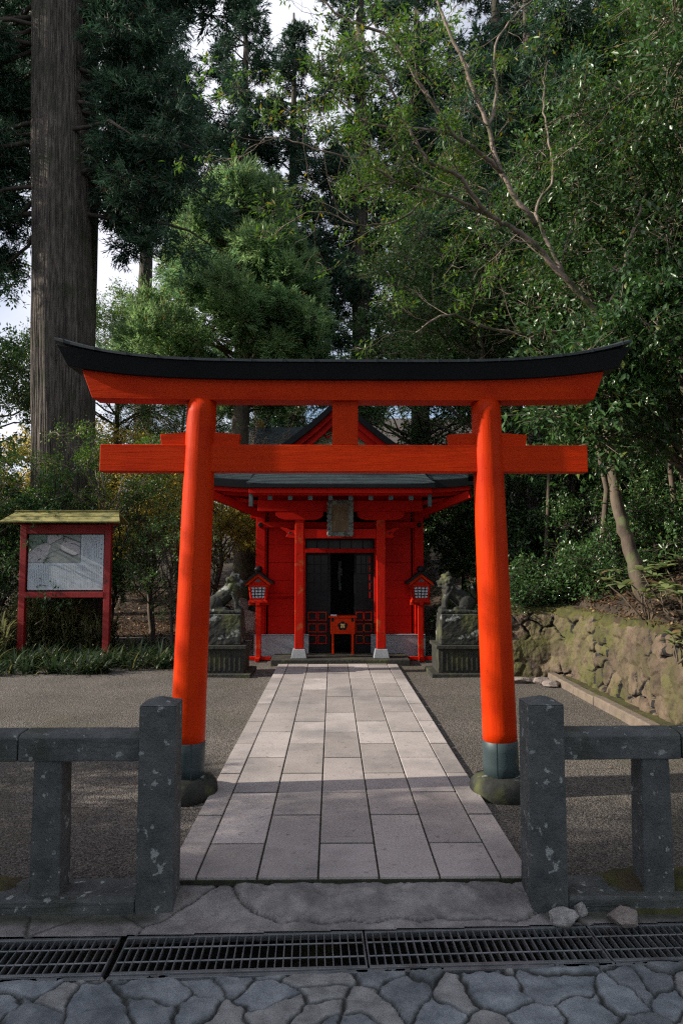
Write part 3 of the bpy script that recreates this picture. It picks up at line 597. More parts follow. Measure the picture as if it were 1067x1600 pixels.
# ================================================================== SHRINE
def shrine():
    CX = .04
    t = thing('shrine_building', 'small red wooden shrine with curved dark roof at the end of the slab path', 'shrine', (CX, 11.6, 0))
    def P(mb, name, mat, **kw): o = mb.build(name, mat, t, **kw); o.location = (0, -11.6, 0); return o
    def sub(mb, name, mat, par, **kw): o = mb.build(name, mat, par, **kw); return o
    # platform
    mb = MB(); mb.box(-1.09, 1.09, 10.80, 11.66, -.02, .085); P(mb, 'platform', 'darkstone', bevel=.012)
    # body: side walls, back, front wall panels
    WY = 11.60; D = 14.2; HW = 1.34; T = 2.66
    mb = MB(); mb.box(-HW + .02, -HW + .1, WY + .05, D, .0, T); mb.box(HW - .1, HW - .02, WY + .05, D, .0, T); mb.box(-HW + .1, HW - .1, D - .08, D, 0, T)
    P(mb, 'wall', 'red')
    for sx in (-1, 1):   # front wall panels of horizontal boards
        mb = MB(); z = .40; k = 0
        while z < 2.5:
            z1 = min(2.5, z + .30); x0, x1 = .58, HW - .13
            a, b = (x0, x1) if sx > 0 else (-x1, -x0); mb.box(a, b, WY + .03 + .002 * (k % 2), WY + .07, z + .002, z1 - .002); z = z1; k += 1
        P(mb, 'front_panel', 'red', bevel=.002, seg=1)
        mb = MB(); mb.box(sx * HW - .075, sx * HW + .075, WY - .03, WY + .12, .38, T); P(mb, 'corner_post', 'red', bevel=.006)
        mb = MB(); a, b = sorted((sx * .585, sx * .665)); mb.box(a, b, WY - .02, WY + .09, .0, 2.46); P(mb, 'door_jamb', 'red', bevel=.004)
        mb = MB(); a, b = sorted((sx * .52, sx * (HW + .09))); mb.box(a, b, WY - .055, WY + .02, .0, .385); mb.box(a, b, WY - .065, WY + .02, .385, .40); o = P(mb, 'granite_plinth', 'granite', bevel=.004)
        # round black nail covers and beam collars
        mb = MB(); c = sx * HW; mb.tube([(c, WY - .065, 2.235), (c, WY - .09, 2.235)], [.042, .030], 16); P(mb, 'nail_cover', 'black', smooth=False)
    mb = MB(); mb.box(-HW - .03, HW + .03, WY - .06, WY - .0305, 2.19, 2.285); mb.box(-HW + .08, HW - .08, WY - .021, WY + .03, 2.46, 2.66); P(mb, 'wall_band', 'red', bevel=.004)
    mb = MB(); mb.box(-HW + .076, -.67, WY - .012, WY + .028, 1.03, 1.07); P(mb, 'wall_rail', 'red', bevel=.003)
    mb = MB(); mb.box(-.584, .584, WY - .02, WY + .08, 1.765, 1.835); mb.box(-.584, .584, WY - .02, WY + .08, 2.01, 2.10); P(mb, 'door_head', 'red', bevel=.004)
    mb = MB(); mb.box(-.584, .584, WY + .03, WY + .04, 1.836, 2.009); tr = P(mb, 'transom', 'glass')
    mb = MB()
    for i in range(1, 6): x = -.584 + 1.168 * i / 6; mb = MB(); mb.box(x - .008, x + .008, WY + .012, WY + .028, 1.837, 2.008); sub(mb, 'transom_bar', 'black', tr)
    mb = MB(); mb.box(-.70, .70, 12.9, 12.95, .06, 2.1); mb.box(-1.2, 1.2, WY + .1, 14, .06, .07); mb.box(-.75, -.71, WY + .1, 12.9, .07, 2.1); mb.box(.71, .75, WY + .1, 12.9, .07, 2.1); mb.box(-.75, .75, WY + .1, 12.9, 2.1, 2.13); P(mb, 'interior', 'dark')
    # altar things faintly seen inside
    mb = MB(); mb.prism([(-.02, 1.62), (.03, 1.62), (.03, 1.5), (.045, 1.5), (.045, 1.36), (.02, 1.36), (.02, 1.24), (.035, 1.24), (.035, 1.10), (-.01, 1.10), (-.01, 1.30), (-.03, 1.30), (-.03, 1.44), (-.02, 1.44)], 12.3, 12.305); P(mb, 'paper_streamer', 'inkl')
    # door leaves
    for sx in (-1, 1):
        x0, x1 = (-.52, -.155) if sx < 0 else (.245, .52)
        if sx > 0: x0, x1 = .245, .585
        else: x0, x1 = -.585, -.155
        y = WY + .045; mb = MB(); fw = .038
        mb.box(x0, x0 + fw, y, y + .03, .09, 1.76); mb.box(x1 - fw * 1.5, x1, y, y + .03, .09, 1.76)
        for z0, z1 in ((.09, .21), (.80, .95), (1.72, 1.76)): mb.box(x0 + fw, x1 - fw * 1.5, y + .001, y + .029, z0, z1)
        mb.box(x0 + fw, x1 - fw * 1.5, y + .012, y + .02, .21, .80)
        door = P(mb, 'door', 'black', bevel=.002, seg=1)
        mb = MB(); mb.box(x0 + fw, x1 - fw * 1.5, y + .014, y + .018, .95, 1.72); sub(mb, 'glass_pane', 'glass', door)
        mb = MB(); a, b = x0 + fw, x1 - fw * 1.5
        for i in range(1, 3): xx = a + (b - a) * i / 3; mb.box(xx - .006, xx + .006, y + .003, y + .013, .95, 1.72)
        for i in range(1, 5): zz = .95 + .77 * i / 5; mb.box(a, b, y + .004, y + .0125, zz - .006, zz + .006)
        sub(mb, 'lattice', 'black', door)
        ncol = 2 if sx < 0 else 2; cw = (b - a) / ncol
        for i in range(ncol):
            for j in range(3):
                cx_, cz = a + cw * (i + .5), .305 + .195 * j; r_, th = .074, .014; mb = MB()
                mb.box(cx_ - r_, cx_ + r_, y - .004, y + .012, cz - r_, cz - r_ + th); mb.box(cx_ - r_, cx_ + r_, y - .004, y + .012, cz + r_ - th, cz + r_)
                mb.box(cx_ - r_, cx_ - r_ + th, y - .004, y + .012, cz - r_ + th, cz + r_ - th); mb.box(cx_ + r_ - th, cx_ + r_, y - .004, y + .012, cz - r_ + th, cz + r_ - th)
                sub(mb, 'red_square_trim', 'redworn', door)
        if sx > 0:
            mb = MB()
            for k in range(5): z = 1.0 + .148 * k; mb.box(.498, .518, y - .003, y + .002, z, z + .105)
            sub(mb, 'red_strip', 'redworn', door)
            mb = MB(); mb.tube([(.262, y - .02, .62), (.262, y - .02, .70)], .008, 8); mb.box(.254, .270, y - .016, y, .63, .69); sub(mb, 'handle', 'greytrim', door)
    # porch posts
    for sx in (-1, 1):
        px = sx * .655
        mb = MB(); mb.frus(px, 11.07, .085, .225, .125, .125, .098, .098); P(mb, 'post_base', 'granite', bevel=.006)
        mb = MB(); mb.box(px - .072, px + .072, 11.0, 11.144, .225, 2.30); P(mb, 'porch_post', 'redworn', bevel=.012)
        # boat shaped bracket
        w = .38; mb = MB(); mb.prism([(px - w, 2.425), (px - w, 2.36), (px - w + .05, 2.315), (px - w + .14, 2.288), (px + w - .14, 2.288), (px + w - .05, 2.315), (px + w, 2.36), (px + w, 2.425)], 10.99, 11.15); P(mb, 'bracket', 'red', bevel=.005)
        # carved beam nose
        s = sx; q = px + s * .073; mb = MB()
        prof = [(q, 2.12), (q + s * .06, 2.118), (q + s * .12, 2.15), (q + s * .20, 2.165), (q + s * .235, 2.16), (q + s * .20, 2.13), (q + s * .15, 2.10), (q + s * .12, 2.06), (q + s * .15, 2.015), (q + s * .10, 2.0), (q, 2.0)]
        mb.prism(prof if s < 0 else prof[::-1], 11.03, 11.11); o = P(mb, 'beam_nose', 'red', bevel=.003, seg=1)
        mb = MB(); c = q + s * .075; pts = [(c + s * .028 * (1 - a / 7) * math.cos(a * 1.1), 11.026, 2.068 + .028 * (1 - a / 7) * math.sin(a * 1.1)) for a in np.linspace(0, 6, 22)]; mb.tube(pts, .0055, 5); sub(mb, 'scroll', 'black', o)
        # tie back to the body
        mb = MB(); mb.box(px - .04, px + .04, 11.15, WY, 2.14, 2.26); P(mb, 'tie_rail', 'red')
    mb = MB(); mb.box(-.58, .58, 11.02, 11.12, 1.99, 2.145); P(mb, 'porch_lintel', 'red', bevel=.005)
    mb = MB(); mb.box(-1.33, 1.33, 10.985, 11.155, 2.427, 2.60); P(mb, 'porch_beam', 'red', bevel=.006)
    mb = MB(); mb.box(-1.34, 1.34, 11.16, WY - .03, 2.50, 2.56); P(mb, 'porch_ceiling', 'red')
    # rafters with metal caps
    for i in range(8):
        x = -1.085 + .31 * i
        mb = MB(); mb.hexa([(x - .03, 10.48, 2.565), (x + .03, 10.48, 2.565), (x + .03, 11.6, 2.74), (x - .03, 11.6, 2.74), (x - .03, 10.48, 2.625), (x + .03, 10.48, 2.625), (x + .03, 11.6, 2.80), (x - .03, 11.6, 2.80)])
        o = P(mb, 'porch_rafter', 'red'); m2 = MB(); m2.box(x - .033, x + .033, 10.468, 10.50, 2.560, 2.630); sub(m2, 'metal_cap', 'greytrim', o)
    mb = MB(); mb.hexa([(-1.36, 10.50, 2.632), (1.36, 10.50, 2.632), (1.36, 11.6, 2.806), (-1.36, 11.6, 2.806), (-1.36, 10.50, 2.645), (1.36, 10.50, 2.645), (1.36, 11.6, 2.82), (-1.36, 11.6, 2.82)]); mb.box(-1.33, 1.33, 11.05, 11.09, 2.603, 2.72); P(mb, 'porch_soffit', 'red')
    # porch eave fascia (two stepped red boards) and roof
    mb = MB(); mb.box(-1.35, 1.35, 10.44, 10.50, 2.632, 2.70); mb.box(-1.40, 1.40, 10.40, 10.46, 2.66, 2.74); P(mb, 'eave_board', 'red', bevel=.003, seg=1)
    for sx in (-1, 1):
        mb = MB(); c = sx * 1.375; mb.box(c - .028, c + .028, 10.46, 10.55, 2.46, 2.655); P(mb, 'drip_ornament', 'greytrim', bevel=.004)
    # roof surfaces, course by course (shingle steps)
    def zm(x): u = min(1, abs(x) / 2.22); return 4.62 - 1.72 * (u ** .80) + .10 * max(0, u - .8) / .2 * .6
    YG = 12.45
    def lift(x): return .07 * (abs(x) / 2.2) ** 5
    v = []; f = []; mbr = MB(); rn = []
    rng = random.Random(5)
    # front skirt: courses from eave (y 10.95) back to the gable wall, following min(side, front)
    ys = np.linspace(10.92, YG + .2, 17); xs = np.linspace(-2.2, 2.2, 45)
    def zfront(y): u = (y - 10.92) / 1.7; return 2.92 + .50 * u + .38 * u * u
    for j in range(len(ys) - 1):
        for i in range(len(xs) - 1):
            q = []
            for (x, y, up) in ((xs[i], ys[j], .012), (xs[i + 1], ys[j], .012), (xs[i + 1], ys[j + 1], 0), (xs[i], ys[j + 1], 0)):
                q.append((x, y, min(zm(x) , zfront(y)) + lift(x) * (1 - (y - 10.92) / 2) + up))
            b = q + [(q[0][0], q[0][1], q[0][2] - .018), (q[1][0], q[1][1], q[1][2] - .018)]
            mbr.add(b, [(0, 1, 2, 3), (4, 5, 1, 0)]); r_ = rng.uniform(.3, .7); rn += [r_, r_]
    o = P(mbr, 'skirt_roof', 'roof'); setrnd(o, rn)
    # porch roof
    mbr = MB(); rn = []; ys = np.linspace(10.36, 11.55, 12); xs = np.linspace(-1.44, 1.44, 30)
    def zp(y): u = (y - 10.36) / .9; return 2.80 + .27 * u + .05 * u * u
    for j in range(len(ys) - 1):
        for i in range(len(xs) - 1):
            flare = lambda x, y: x * (1 + .0 * y) - math.copysign(.10 * ((y - 10.36) / .9) ** .7 * (abs(x) / 1.44) ** 12, x)
            q = [(flare(x, y), y, zp(y) + up + .02 * (abs(x) / 1.44) ** 6) for (x, y, up) in ((xs[i], ys[j], .010), (xs[i + 1], ys[j], .010), (xs[i + 1], ys[j + 1], 0), (xs[i], ys[j + 1], 0))]
            mbr.add(q + [(q[0][0], q[0][1], q[0][2] - .016), (q[1][0], q[1][1], q[1][2] - .016)], [(0, 1, 2, 3), (4, 5, 1, 0)]); r_ = rng.uniform(.2, .8); rn += [r_, r_]
    o = P(mbr, 'porch_roof', 'roof'); setrnd(o, rn)
    # porch roof thickness
    mb = MB(); mb.box(-1.44, 1.44, 10.36, 10.45, 2.742, 2.795); mb.box(-1.43, 1.43, 10.45, 11.2, 2.745, 2.79)
    for sx in (-1, 1):
        a, b = sorted((sx * 1.44, sx * 1.36)); mb.hexa([(a, 10.45, 2.74), (b, 10.45, 2.74), (b, 11.2, 2.84), (a, 11.2, 2.84), (a, 10.45, 2.80), (b, 10.45, 2.80), (b, 11.2, 3.06), (a, 11.2, 3.06)])
    P(mb, 'porch_roof_edge', 'black')
    # main eaves: thick dark edge front and sides
    mb = MB(); n = 44; xs = np.linspace(-2.2, 2.2, n)
    for i in range(n - 1):
        a, b = xs[i], xs[i + 1]; za, zb = 2.92 + lift(a), 2.92 + lift(b)
        za = min(za, zm(a) + lift(a)); zb = min(zb, zm(b) + lift(b))
        mb.hexa([(a, 10.92, za - .13), (b, 10.92, zb - .13), (b, 11.1, zb - .13), (a, 11.1, za - .13), (a, 10.92, za - .005), (b, 10.92, zb - .005), (b, 11.1, zb - .0), (a, 11.1, za - .0)])
    for sx in (-1, 1):
        a, b = sorted((sx * 2.2, sx * 2.06)); ys = np.linspace(10.92, 15.0, 20)
        for y0, y1 in zip(ys, ys[1:]):
            l0 = lift(2.2) * max(0, 1 - (y0 - 10.92) / 2); l1 = lift(2.2) * max(0, 1 - (y1 - 10.92) / 2); e = zm(2.2)
            mb.hexa([(a, y0, e + l0 - .13), (b, y0, e + l0 - .13), (b, y1, e + l1 - .13), (a, y1, e + l1 - .13), (a, y0, e + l0 - .005), (b, y0, e + l0 - .005), (b, y1, e + l1 - .005), (a, y1, e + l1 - .005)])
    P(mb, 'roof_edge', 'black')
    mb = MB()
    for i in range(n - 1):
        a, b = xs[i], xs[i + 1]
        if abs(a + b) / 2 > 2.12: continue
        for dy, dz, h in ((.05, -.20, .065), (.16, -.25, .06)):
            za, zb = 2.92 + lift(a) + dz, 2.92 + lift(b) + dz
            mb.hexa([(a, 10.92 + dy, za), (b, 10.92 + dy, zb), (b, 11.05 + dy, zb), (a, 11.05 + dy, za), (a, 10.92 + dy, za + h), (b, 10.92 + dy, zb + h), (b, 11.05 + dy, zb + h), (a, 11.05 + dy, za + h)])
    for sx in (-1, 1):
        a, b = sorted((sx * 2.14, sx * 2.03)); mb.box(a, b, 11.1, 14.9, zm(2.2) - .20, zm(2.2) - .135); a, b = sorted((sx * 2.02, sx * 1.92)); mb.box(a, b, 11.2, 14.8, zm(2.2) - .26, zm(2.2) - .201)
    P(mb, 'eave_fascia', 'red')
    # soffit boards and rafters
    for sx in (-1, 1):
        a = sx * 1.36; b = sx * 2.10; mb = MB(); mb.add([(a, 11.1, 2.73), (b, 11.0, 2.75), (b, 14.9, 2.75), (a, 14.9, 2.73), (a, 11.1, 2.72), (b, 11.0, 2.74), (b, 14.9, 2.74), (a, 14.9, 2.72)], [(0, 1, 2, 3), (7, 6, 5, 4), (0, 4, 5, 1), (3, 2, 6, 7)]); P(mb, 'soffit', 'red')
        for i in range(30):
            y = 11.22 + .118 * i
            mb = MB(); x0, x1 = sx * 1.36, sx * 2.04
            v = [(x0, y, 2.56), (x1, y, 2.655), (x1, y + .048, 2.655), (x0, y + .048, 2.56), (x0, y, 2.62), (x1, y, 2.715), (x1, y + .048, 2.715), (x0, y + .048, 2.62)]
            mb.add(v, [(0, 3, 2, 1), (4, 5, 6, 7), (0, 1, 5, 4), (1, 2, 6, 5), (2, 3, 7, 6), (3, 0, 4, 7)]); P(mb, 'eave_rafter', 'red')
        mb = MB(); a, b = sorted((sx * 1.36, sx * 1.52)); mb.box(a, b, 11.62, 14.3, 2.36, 2.50); P(mb, 'side_purlin', 'red', bevel=.005)
        mb = MB(); mb.bar((sx * 1.36, 11.5, 2.42), (sx * 2.10, 10.98, 2.70), .09, .12); P(mb, 'corner_rafter', 'red')
    # main side slopes with gable overhang
    def slab(y0, y1, off, th, name, mat, x0=0., x1=2.2, w=1.0):
        mb = MB(); n = 26
        for sx in (-1, 1):
            pts = [(sx * (x0 + (x1 - x0) * i / n)) for i in range(n + 1)]
            for a, b in zip(pts, pts[1:]):
                q = [(a, y0, zm(a) + off - th), (b, y0, zm(b) + off - th), (b, y1, zm(b) + off - th), (a, y1, zm(a) + off - th), (a, y0, zm(a) + off), (b, y0, zm(b) + off), (b, y1, zm(b) + off), (a, y1, zm(a) + off)]
                mb.hexa(q)
        return P(mb, name, mat)
    o = slab(12.18, 15.0, .03, .12, 'main_roof', 'roof'); setrnd(o, np.full(len(o.data.polygons), .5))
    slab(12.13, 12.19, .035, .13, 'gable_edge', 'black', x1=1.45)
    slab(12.20, 12.25, -.095, .12, 'barge_trim', 'red', x0=.02, x1=1.32)
    slab(12.26, 12.32, -.16, .20, 'barge_board', 'red', x0=.06, x1=1.15)
    mb = MB(); pts = [(x, zm(x) - .10) for x in np.linspace(-1.05, 1.05, 23)]; mb.prism([(-1.05, 3.2)] + pts + [(1.05, 3.2)], 12.46, 12.50); P(mb, 'gable_panel', 'patt')
    mb = MB(); mb.box(-.9, .9, 12.42, 12.46, 3.35, 3.48); mb.box(-.06, .06, 12.42, 12.46, 3.5, 4.3)
    for sx in (-1, 1): mb.bar((sx * .12, 12.44, 3.52), (sx * .55, 12.44, 3.75), .03, .05)
    P(mb, 'gable_frame', 'red')
    mb = MB(); pts = [(.11 * (1 - a / 8) * math.cos(a), 12.36, 3.93 + .11 * (1 - a / 8) * math.sin(a)) for a in np.linspace(0, 6.2, 24)]; mb.tube([(p[0] - .2, p[1], p[2]) for p in pts], .018, 6); mb.tube([(.2 - p[0], p[1], p[2]) for p in pts], .018, 6); mb.ell((0, 12.36, 4.1), (.10, .03, .16)); P(mb, 'gable_pendant', 'redworn')
    mb = MB(); mb.box(-.09, .09, 12.08, 15.05, 4.60, 4.74); mb.box(-.12, .12, 12.05, 15.08, 4.74, 4.77); P(mb, 'ridge', 'black', bevel=.01)
    # name plaque
    mb = MB(); mb.box(-.135, .135, -.02, .0, .06, .50); pq = mb.build('name_plaque', 'plaq', t); pq.location = (0, -.66, 2.035); pq.rotation_euler = (R(11), 0, 0)
    mb = MB()
    for x0, x1, z0, z1 in ((-.195, -.135, .0, .55), (.135, .195, .0, .55), (-.135, .135, .0, .06), (-.135, .135, .50, .56)): mb.box(x0, x1, -.035, .01, z0, z1)
    for i in range(7): mb.ell((-.17 + .057 * i, -.02, .0), (.032, .02, .022), None, 8, 6); mb.ell((-.17 + .057 * i, -.02, .56), (.032, .02, .02), None, 8, 6)
    for i in range(8): mb.ell((-.195, -.02, .03 + .07 * i), (.02, .02, .036), None, 8, 6); mb.ell((.195, -.02, .03 + .07 * i), (.02, .02, .036), None, 8, 6)
    mb.build('plaque_frame', 'plaqf', pq)
shrine()
# offertory box in the doorway
def offertory():
    t = thing('offertory_box', 'red offering box on legs with round gold crest, standing in the shrine doorway', 'offering box', (.085, 11.56, .085))
    mb = MB(); mb.box(-.205, .205, -.10, .12, .33, .60); mb.box(-.235, .235, -.125, .145, .60, .625); mb.build('box', 'verm', t, bevel=.004)
    for sx in (-1, 1):
        for y in (-.09, .10): m = MB(); m.box(sx * .165 - .018, sx * .165 + .018, y - .018, y + .018, 0, .33); m.build('leg', 'verm', t)
        m = MB(); m.box(sx * .165 - .02, sx * .165 + .02, -.107, -.10, .535, .597); m.build('metal_fitting', 'black', t)
    m = MB()
    for k in range(5): a = k * 2 * PI / 5 + PI / 2; m.ell((.052 * math.cos(a), -.101, .465 + .045 * math.sin(a)), (.036, .004, .034), None, 12, 8)
    o = m.build('crest', 'black', t); g = MB()
    for a in range(4): b = a * PI / 2 + PI / 4; g.ell((.026 * math.cos(b), -.106, .465 + .026 * math.sin(b)), (.019, .004, .019), None, 10, 6)
    g.ell((0, -.108, .465), (.010, .004, .010), None, 8, 6); g.build('gold_flower', 'gold', o)
    m = MB(); m.box(-.20, -.10, -.06, .02, .625, .645); m.build('paper_slip', 'white', t)
offertory()

# ================================================================== LANTERNS
def lantern(x, y, label):
    t = thing('shrine_lantern', label, 'lantern', (x, y, 0), group='red wooden post lanterns beside the shrine')
    mb = MB(); mb.box(-.042, .042, -.042, .042, .0, .90); mb.build('post', 'redworn', t, bevel=.006)
    mb = MB(); mb.box(-.21, .21, -.035, .035, 0, .055); mb.box(-.036, .036, -.22, -.036, 0, .054); mb.box(-.036, .036, .036, .2, 0, .054)
    mb.build('foot', 'redworn', t, bevel=.006)
    mb = MB(); mb.box(-.165, .165, -.03, .03, .90, .945); mb.box(-.03, .03, -.15, .15, .9, .944); mb.frus(0, 0, .945, .985, .155, .145, .145, .14); mb.build('tray', 'redworn', t, bevel=.004)
    b, c, z0, z1 = .115, .140, .985, 1.235
    mb = MB()
    for sx in (-1, 1):
        for sy in (-1, 1): mb.bar((sx * b, sy * b, z0), (sx * c, sy * c, z1), .026)
    for s in (-1, 1):
        mb.box(-b, b, s * b - .012, s * b + .012, z0, z0 + .03); mb.box(s * b - .012, s * b + .012, -b, b, z0 + .001, z0 + .029)
        mb.box(-c, c, s * c - .012, s * c + .012, z1 - .03, z1 + .01); mb.box(s * c - .012, s * c + .012, -c, c, z1 - .029, z1 + .009)
    mb.build('lamp_frame', 'redworn', t)
    mb = MB(); mb.frus(0, 0, z0 + .02, z1 - .02, b - .014, b - .014, c - .014, c - .014); pp = mb.build('paper_shade', 'paper', t)
    mb = MB()
    for s in (-1, 1):
        for i in range(0, 5):
            f = -1 + i / 2.; mb.bar((f * (b - .015), s * (b - .008), z0 + .02), (f * (c - .015), s * (c - .008), z1 - .02), .010, .008); mb.bar((s * (b - .008), f * (b - .015), z0 + .02), (s * (c - .008), f * (c - .015), z1 - .02), .010, .008)
        for j in range(0, 5):
            k = j / 4.; z = z0 + .03 + (z1 - z0 - .06) * k; h = b + (c - b) * k; mb.box(-h, h, s * (h - .008) - .004, s * (h - .008) + .004, z - .005, z + .005); mb.box(s * (h - .008) - .004, s * (h - .008) + .004, -h, h, z - .005, z + .005)
    mb.build('lattice', 'black', t)
    # gable faces and roof
    mb = MB()
    for y in (-.165, .15): mb.prism([(-.205, 1.225), (-.155, 1.245), (0, 1.37), (.155, 1.245), (.205, 1.225), (.19, 1.27), (0, 1.42), (-.19, 1.27)][::-1], y, y + .018)
    mb.build('gable_board', 'verm', t)
    mb = MB(); mb.prism([(-.13, 1.25), (.13, 1.25), (0, 1.36)], -.14, .14); mb.build('gable_wall', 'redworn', t); m = MB(); m.prism([(-.055, 1.285), (.055, 1.285), (0, 1.335)], -.147, -.1405); m.build('gable_vent', 'greytrim', t)
    mb = MB()
    for s in (-1, 1):
        pr = [(0, 1.425), (s * .10, 1.345), (s * .19, 1.275), (s * .245, 1.245), (s * .245, 1.28), (s * .19, 1.312), (s * .10, 1.385), (0, 1.468)]
        mb.prism(pr if s > 0 else pr[::-1], -.20, .20)
    mb.build('roof', 'black', t)
    mb = MB(); mb.box(-.035, .035, -.21, .21, 1.462, 1.50); mb.ell((0, -.2, 1.49), (.055, .03, .045)); mb.ell((0, .2, 1.49), (.055, .03, .045)); mb.ell((0, 0, 1.51), (.05, .12, .035)); mb.build('ridge_ornament', 'black', t)
lantern(-1.30, 11.40, 'red post lantern with lattice window left of the shrine steps')
lantern(1.372, 11.40, 'red post lantern with lattice window right of the shrine steps')

# ================================================================== KOMAINU
def cap(mb, p, q, r0, r1, n=7):
    for i in range(n + 1): a = i / n; c = Vector(p).lerp(Vector(q), a); r = r0 + (r1 - r0) * a; mb.ell(c, (r, r, r), None, 10, 7)
def komainu(x, y, s, label, seed, openm):
    base = thing('statue_pedestal', label[1], 'pedestal', (x, y, 0), group='stone pedestals of the guardian statues')
    mb = MB(); mb.box(-.44, .44, -.40, .40, -.02, .045); mb.build('footing', 'darkstone', base, bevel=.01)
    mb = MB(); mb.box(-.335, .335, -.32, .32, .045, .385); mb.box(-.365, .365, -.35, .35, .385, .432)
    for i in range(9): xx = -.28 + .07 * i; mb.box(xx - .012, xx + .012, -.328, -.32, .08, .35)
    mb.build('lower_block', 'darkstone', base, bevel=.008)
    mb = MB(); mb.frus(0, 0, .432, .86, .29, .27, .27, .25); roughen(mb.build('upper_block', 'lichen', base, bevel=.012), .016)
    mb = MB(); mb.ell((0, 0, 0), (.018, .004, .02))
    t = thing('guardian_lion_dog', label[0], 'statue', (x, y, .86), group='seated stone lion dogs flanking the shrine')
    f = s; mb = MB(); mb.box(-.27, .27, -.16, .16, 0, .055)
    def E(x_, y_, z_, a, b, c, rot=0): mb.ell((x_ * f, y_, z_), (a, b, c), Matrix.Rotation(rot * f, 3, 'Y'), 14, 9)
    cap(mb, (-.10 * f, 0, .17), (.10 * f, 0, .34), .125, .115)
    for sy in (-1, 1):
        E(-.12, sy * .085, .15, .12, .06, .115, .3); cap(mb, (-.12 * f, sy * .10, .08), (.02 * f, sy * .11, .075), .038, .034, 4); E(.03, sy * .11, .075, .05, .036, .028)
        cap(mb, (.13 * f, sy * .07, .31), (.19 * f, sy * .085, .17), .048, .036, 5); cap(mb, (.19 * f, sy * .085, .17), (.185 * f, sy * .085, .08), .036, .034, 4); E(.215, sy * .085, .075, .050, .036, .028)
        for q in range(3): E(.25, sy * .085 + (q - 1) * .02, .07, .016, .011, .018)
        E(.13, sy * .105, .505, .04, .018, .05, -.6)
    E(.13, 0, .34, .10, .10, .12); E(.15, 0, .46, .115, .105, .10); E(.235, 0, .445, .065, .07, .05, .1); E(.285, 0, .462, .026, .04, .02); E(.24, 0, .392 - .012 * openm, .055, .055, .02, .2 * openm)
    E(.215, .05, .50, .035, .03, .022); E(.215, -.05, .50, .035, .03, .022); E(.16, 0, .55, .08, .07, .03); E(.13, 0, .585, .03, .03, .025)
    rng = random.Random(seed)
    for i in range(46):
        a = rng.uniform(.5, 2 * PI - .5); h = rng.uniform(-.12, .1); r = rng.uniform(.02, .034)
        E(.12 - .085 * math.cos(a) * -1 * -1, .105 * math.sin(a), .42 + h, r, r, r * 1.1)
    for k in range(6): E(-.235 - .015 * math.sin(k), (k % 2 - .5) * .03, .15 + .05 * k, .045 - .004 * k, .05 - .004 * k, .045, .3)
    for k in range(3): E(-.215, (k - 1) * .05, .30 + .03 * (k % 2), .03, .022, .06, .3)
    o = mb.build('body', 'lichen', t, smooth=True); rm = o.modifiers.new('remesh', 'REMESH'); rm.mode = 'VOXEL'; rm.voxel_size = .0095; rm.use_smooth_shade = True
    sm = o.modifiers.new('sm', 'SMOOTH'); sm.factor = .5; sm.iterations = 2
    tex = bpy.data.textures.new('stone', 'CLOUDS'); tex.noise_scale = .04; d = o.modifiers.new('d', 'DISPLACE'); d.texture = tex; d.strength = .010
komainu(-1.665, 10.08, 1, ('seated stone lion dog facing right, left of the shrine, lichen on its head', 'square mossy stone pedestal under the left lion dog with one pale lichen spot'), 3, 1)
komainu(1.745, 10.06, -1, ('seated stone lion dog facing left, right of the shrine, white lichen on brow and leg', 'square mossy stone pedestal under the right lion dog with white lichen patches'), 7, 0)

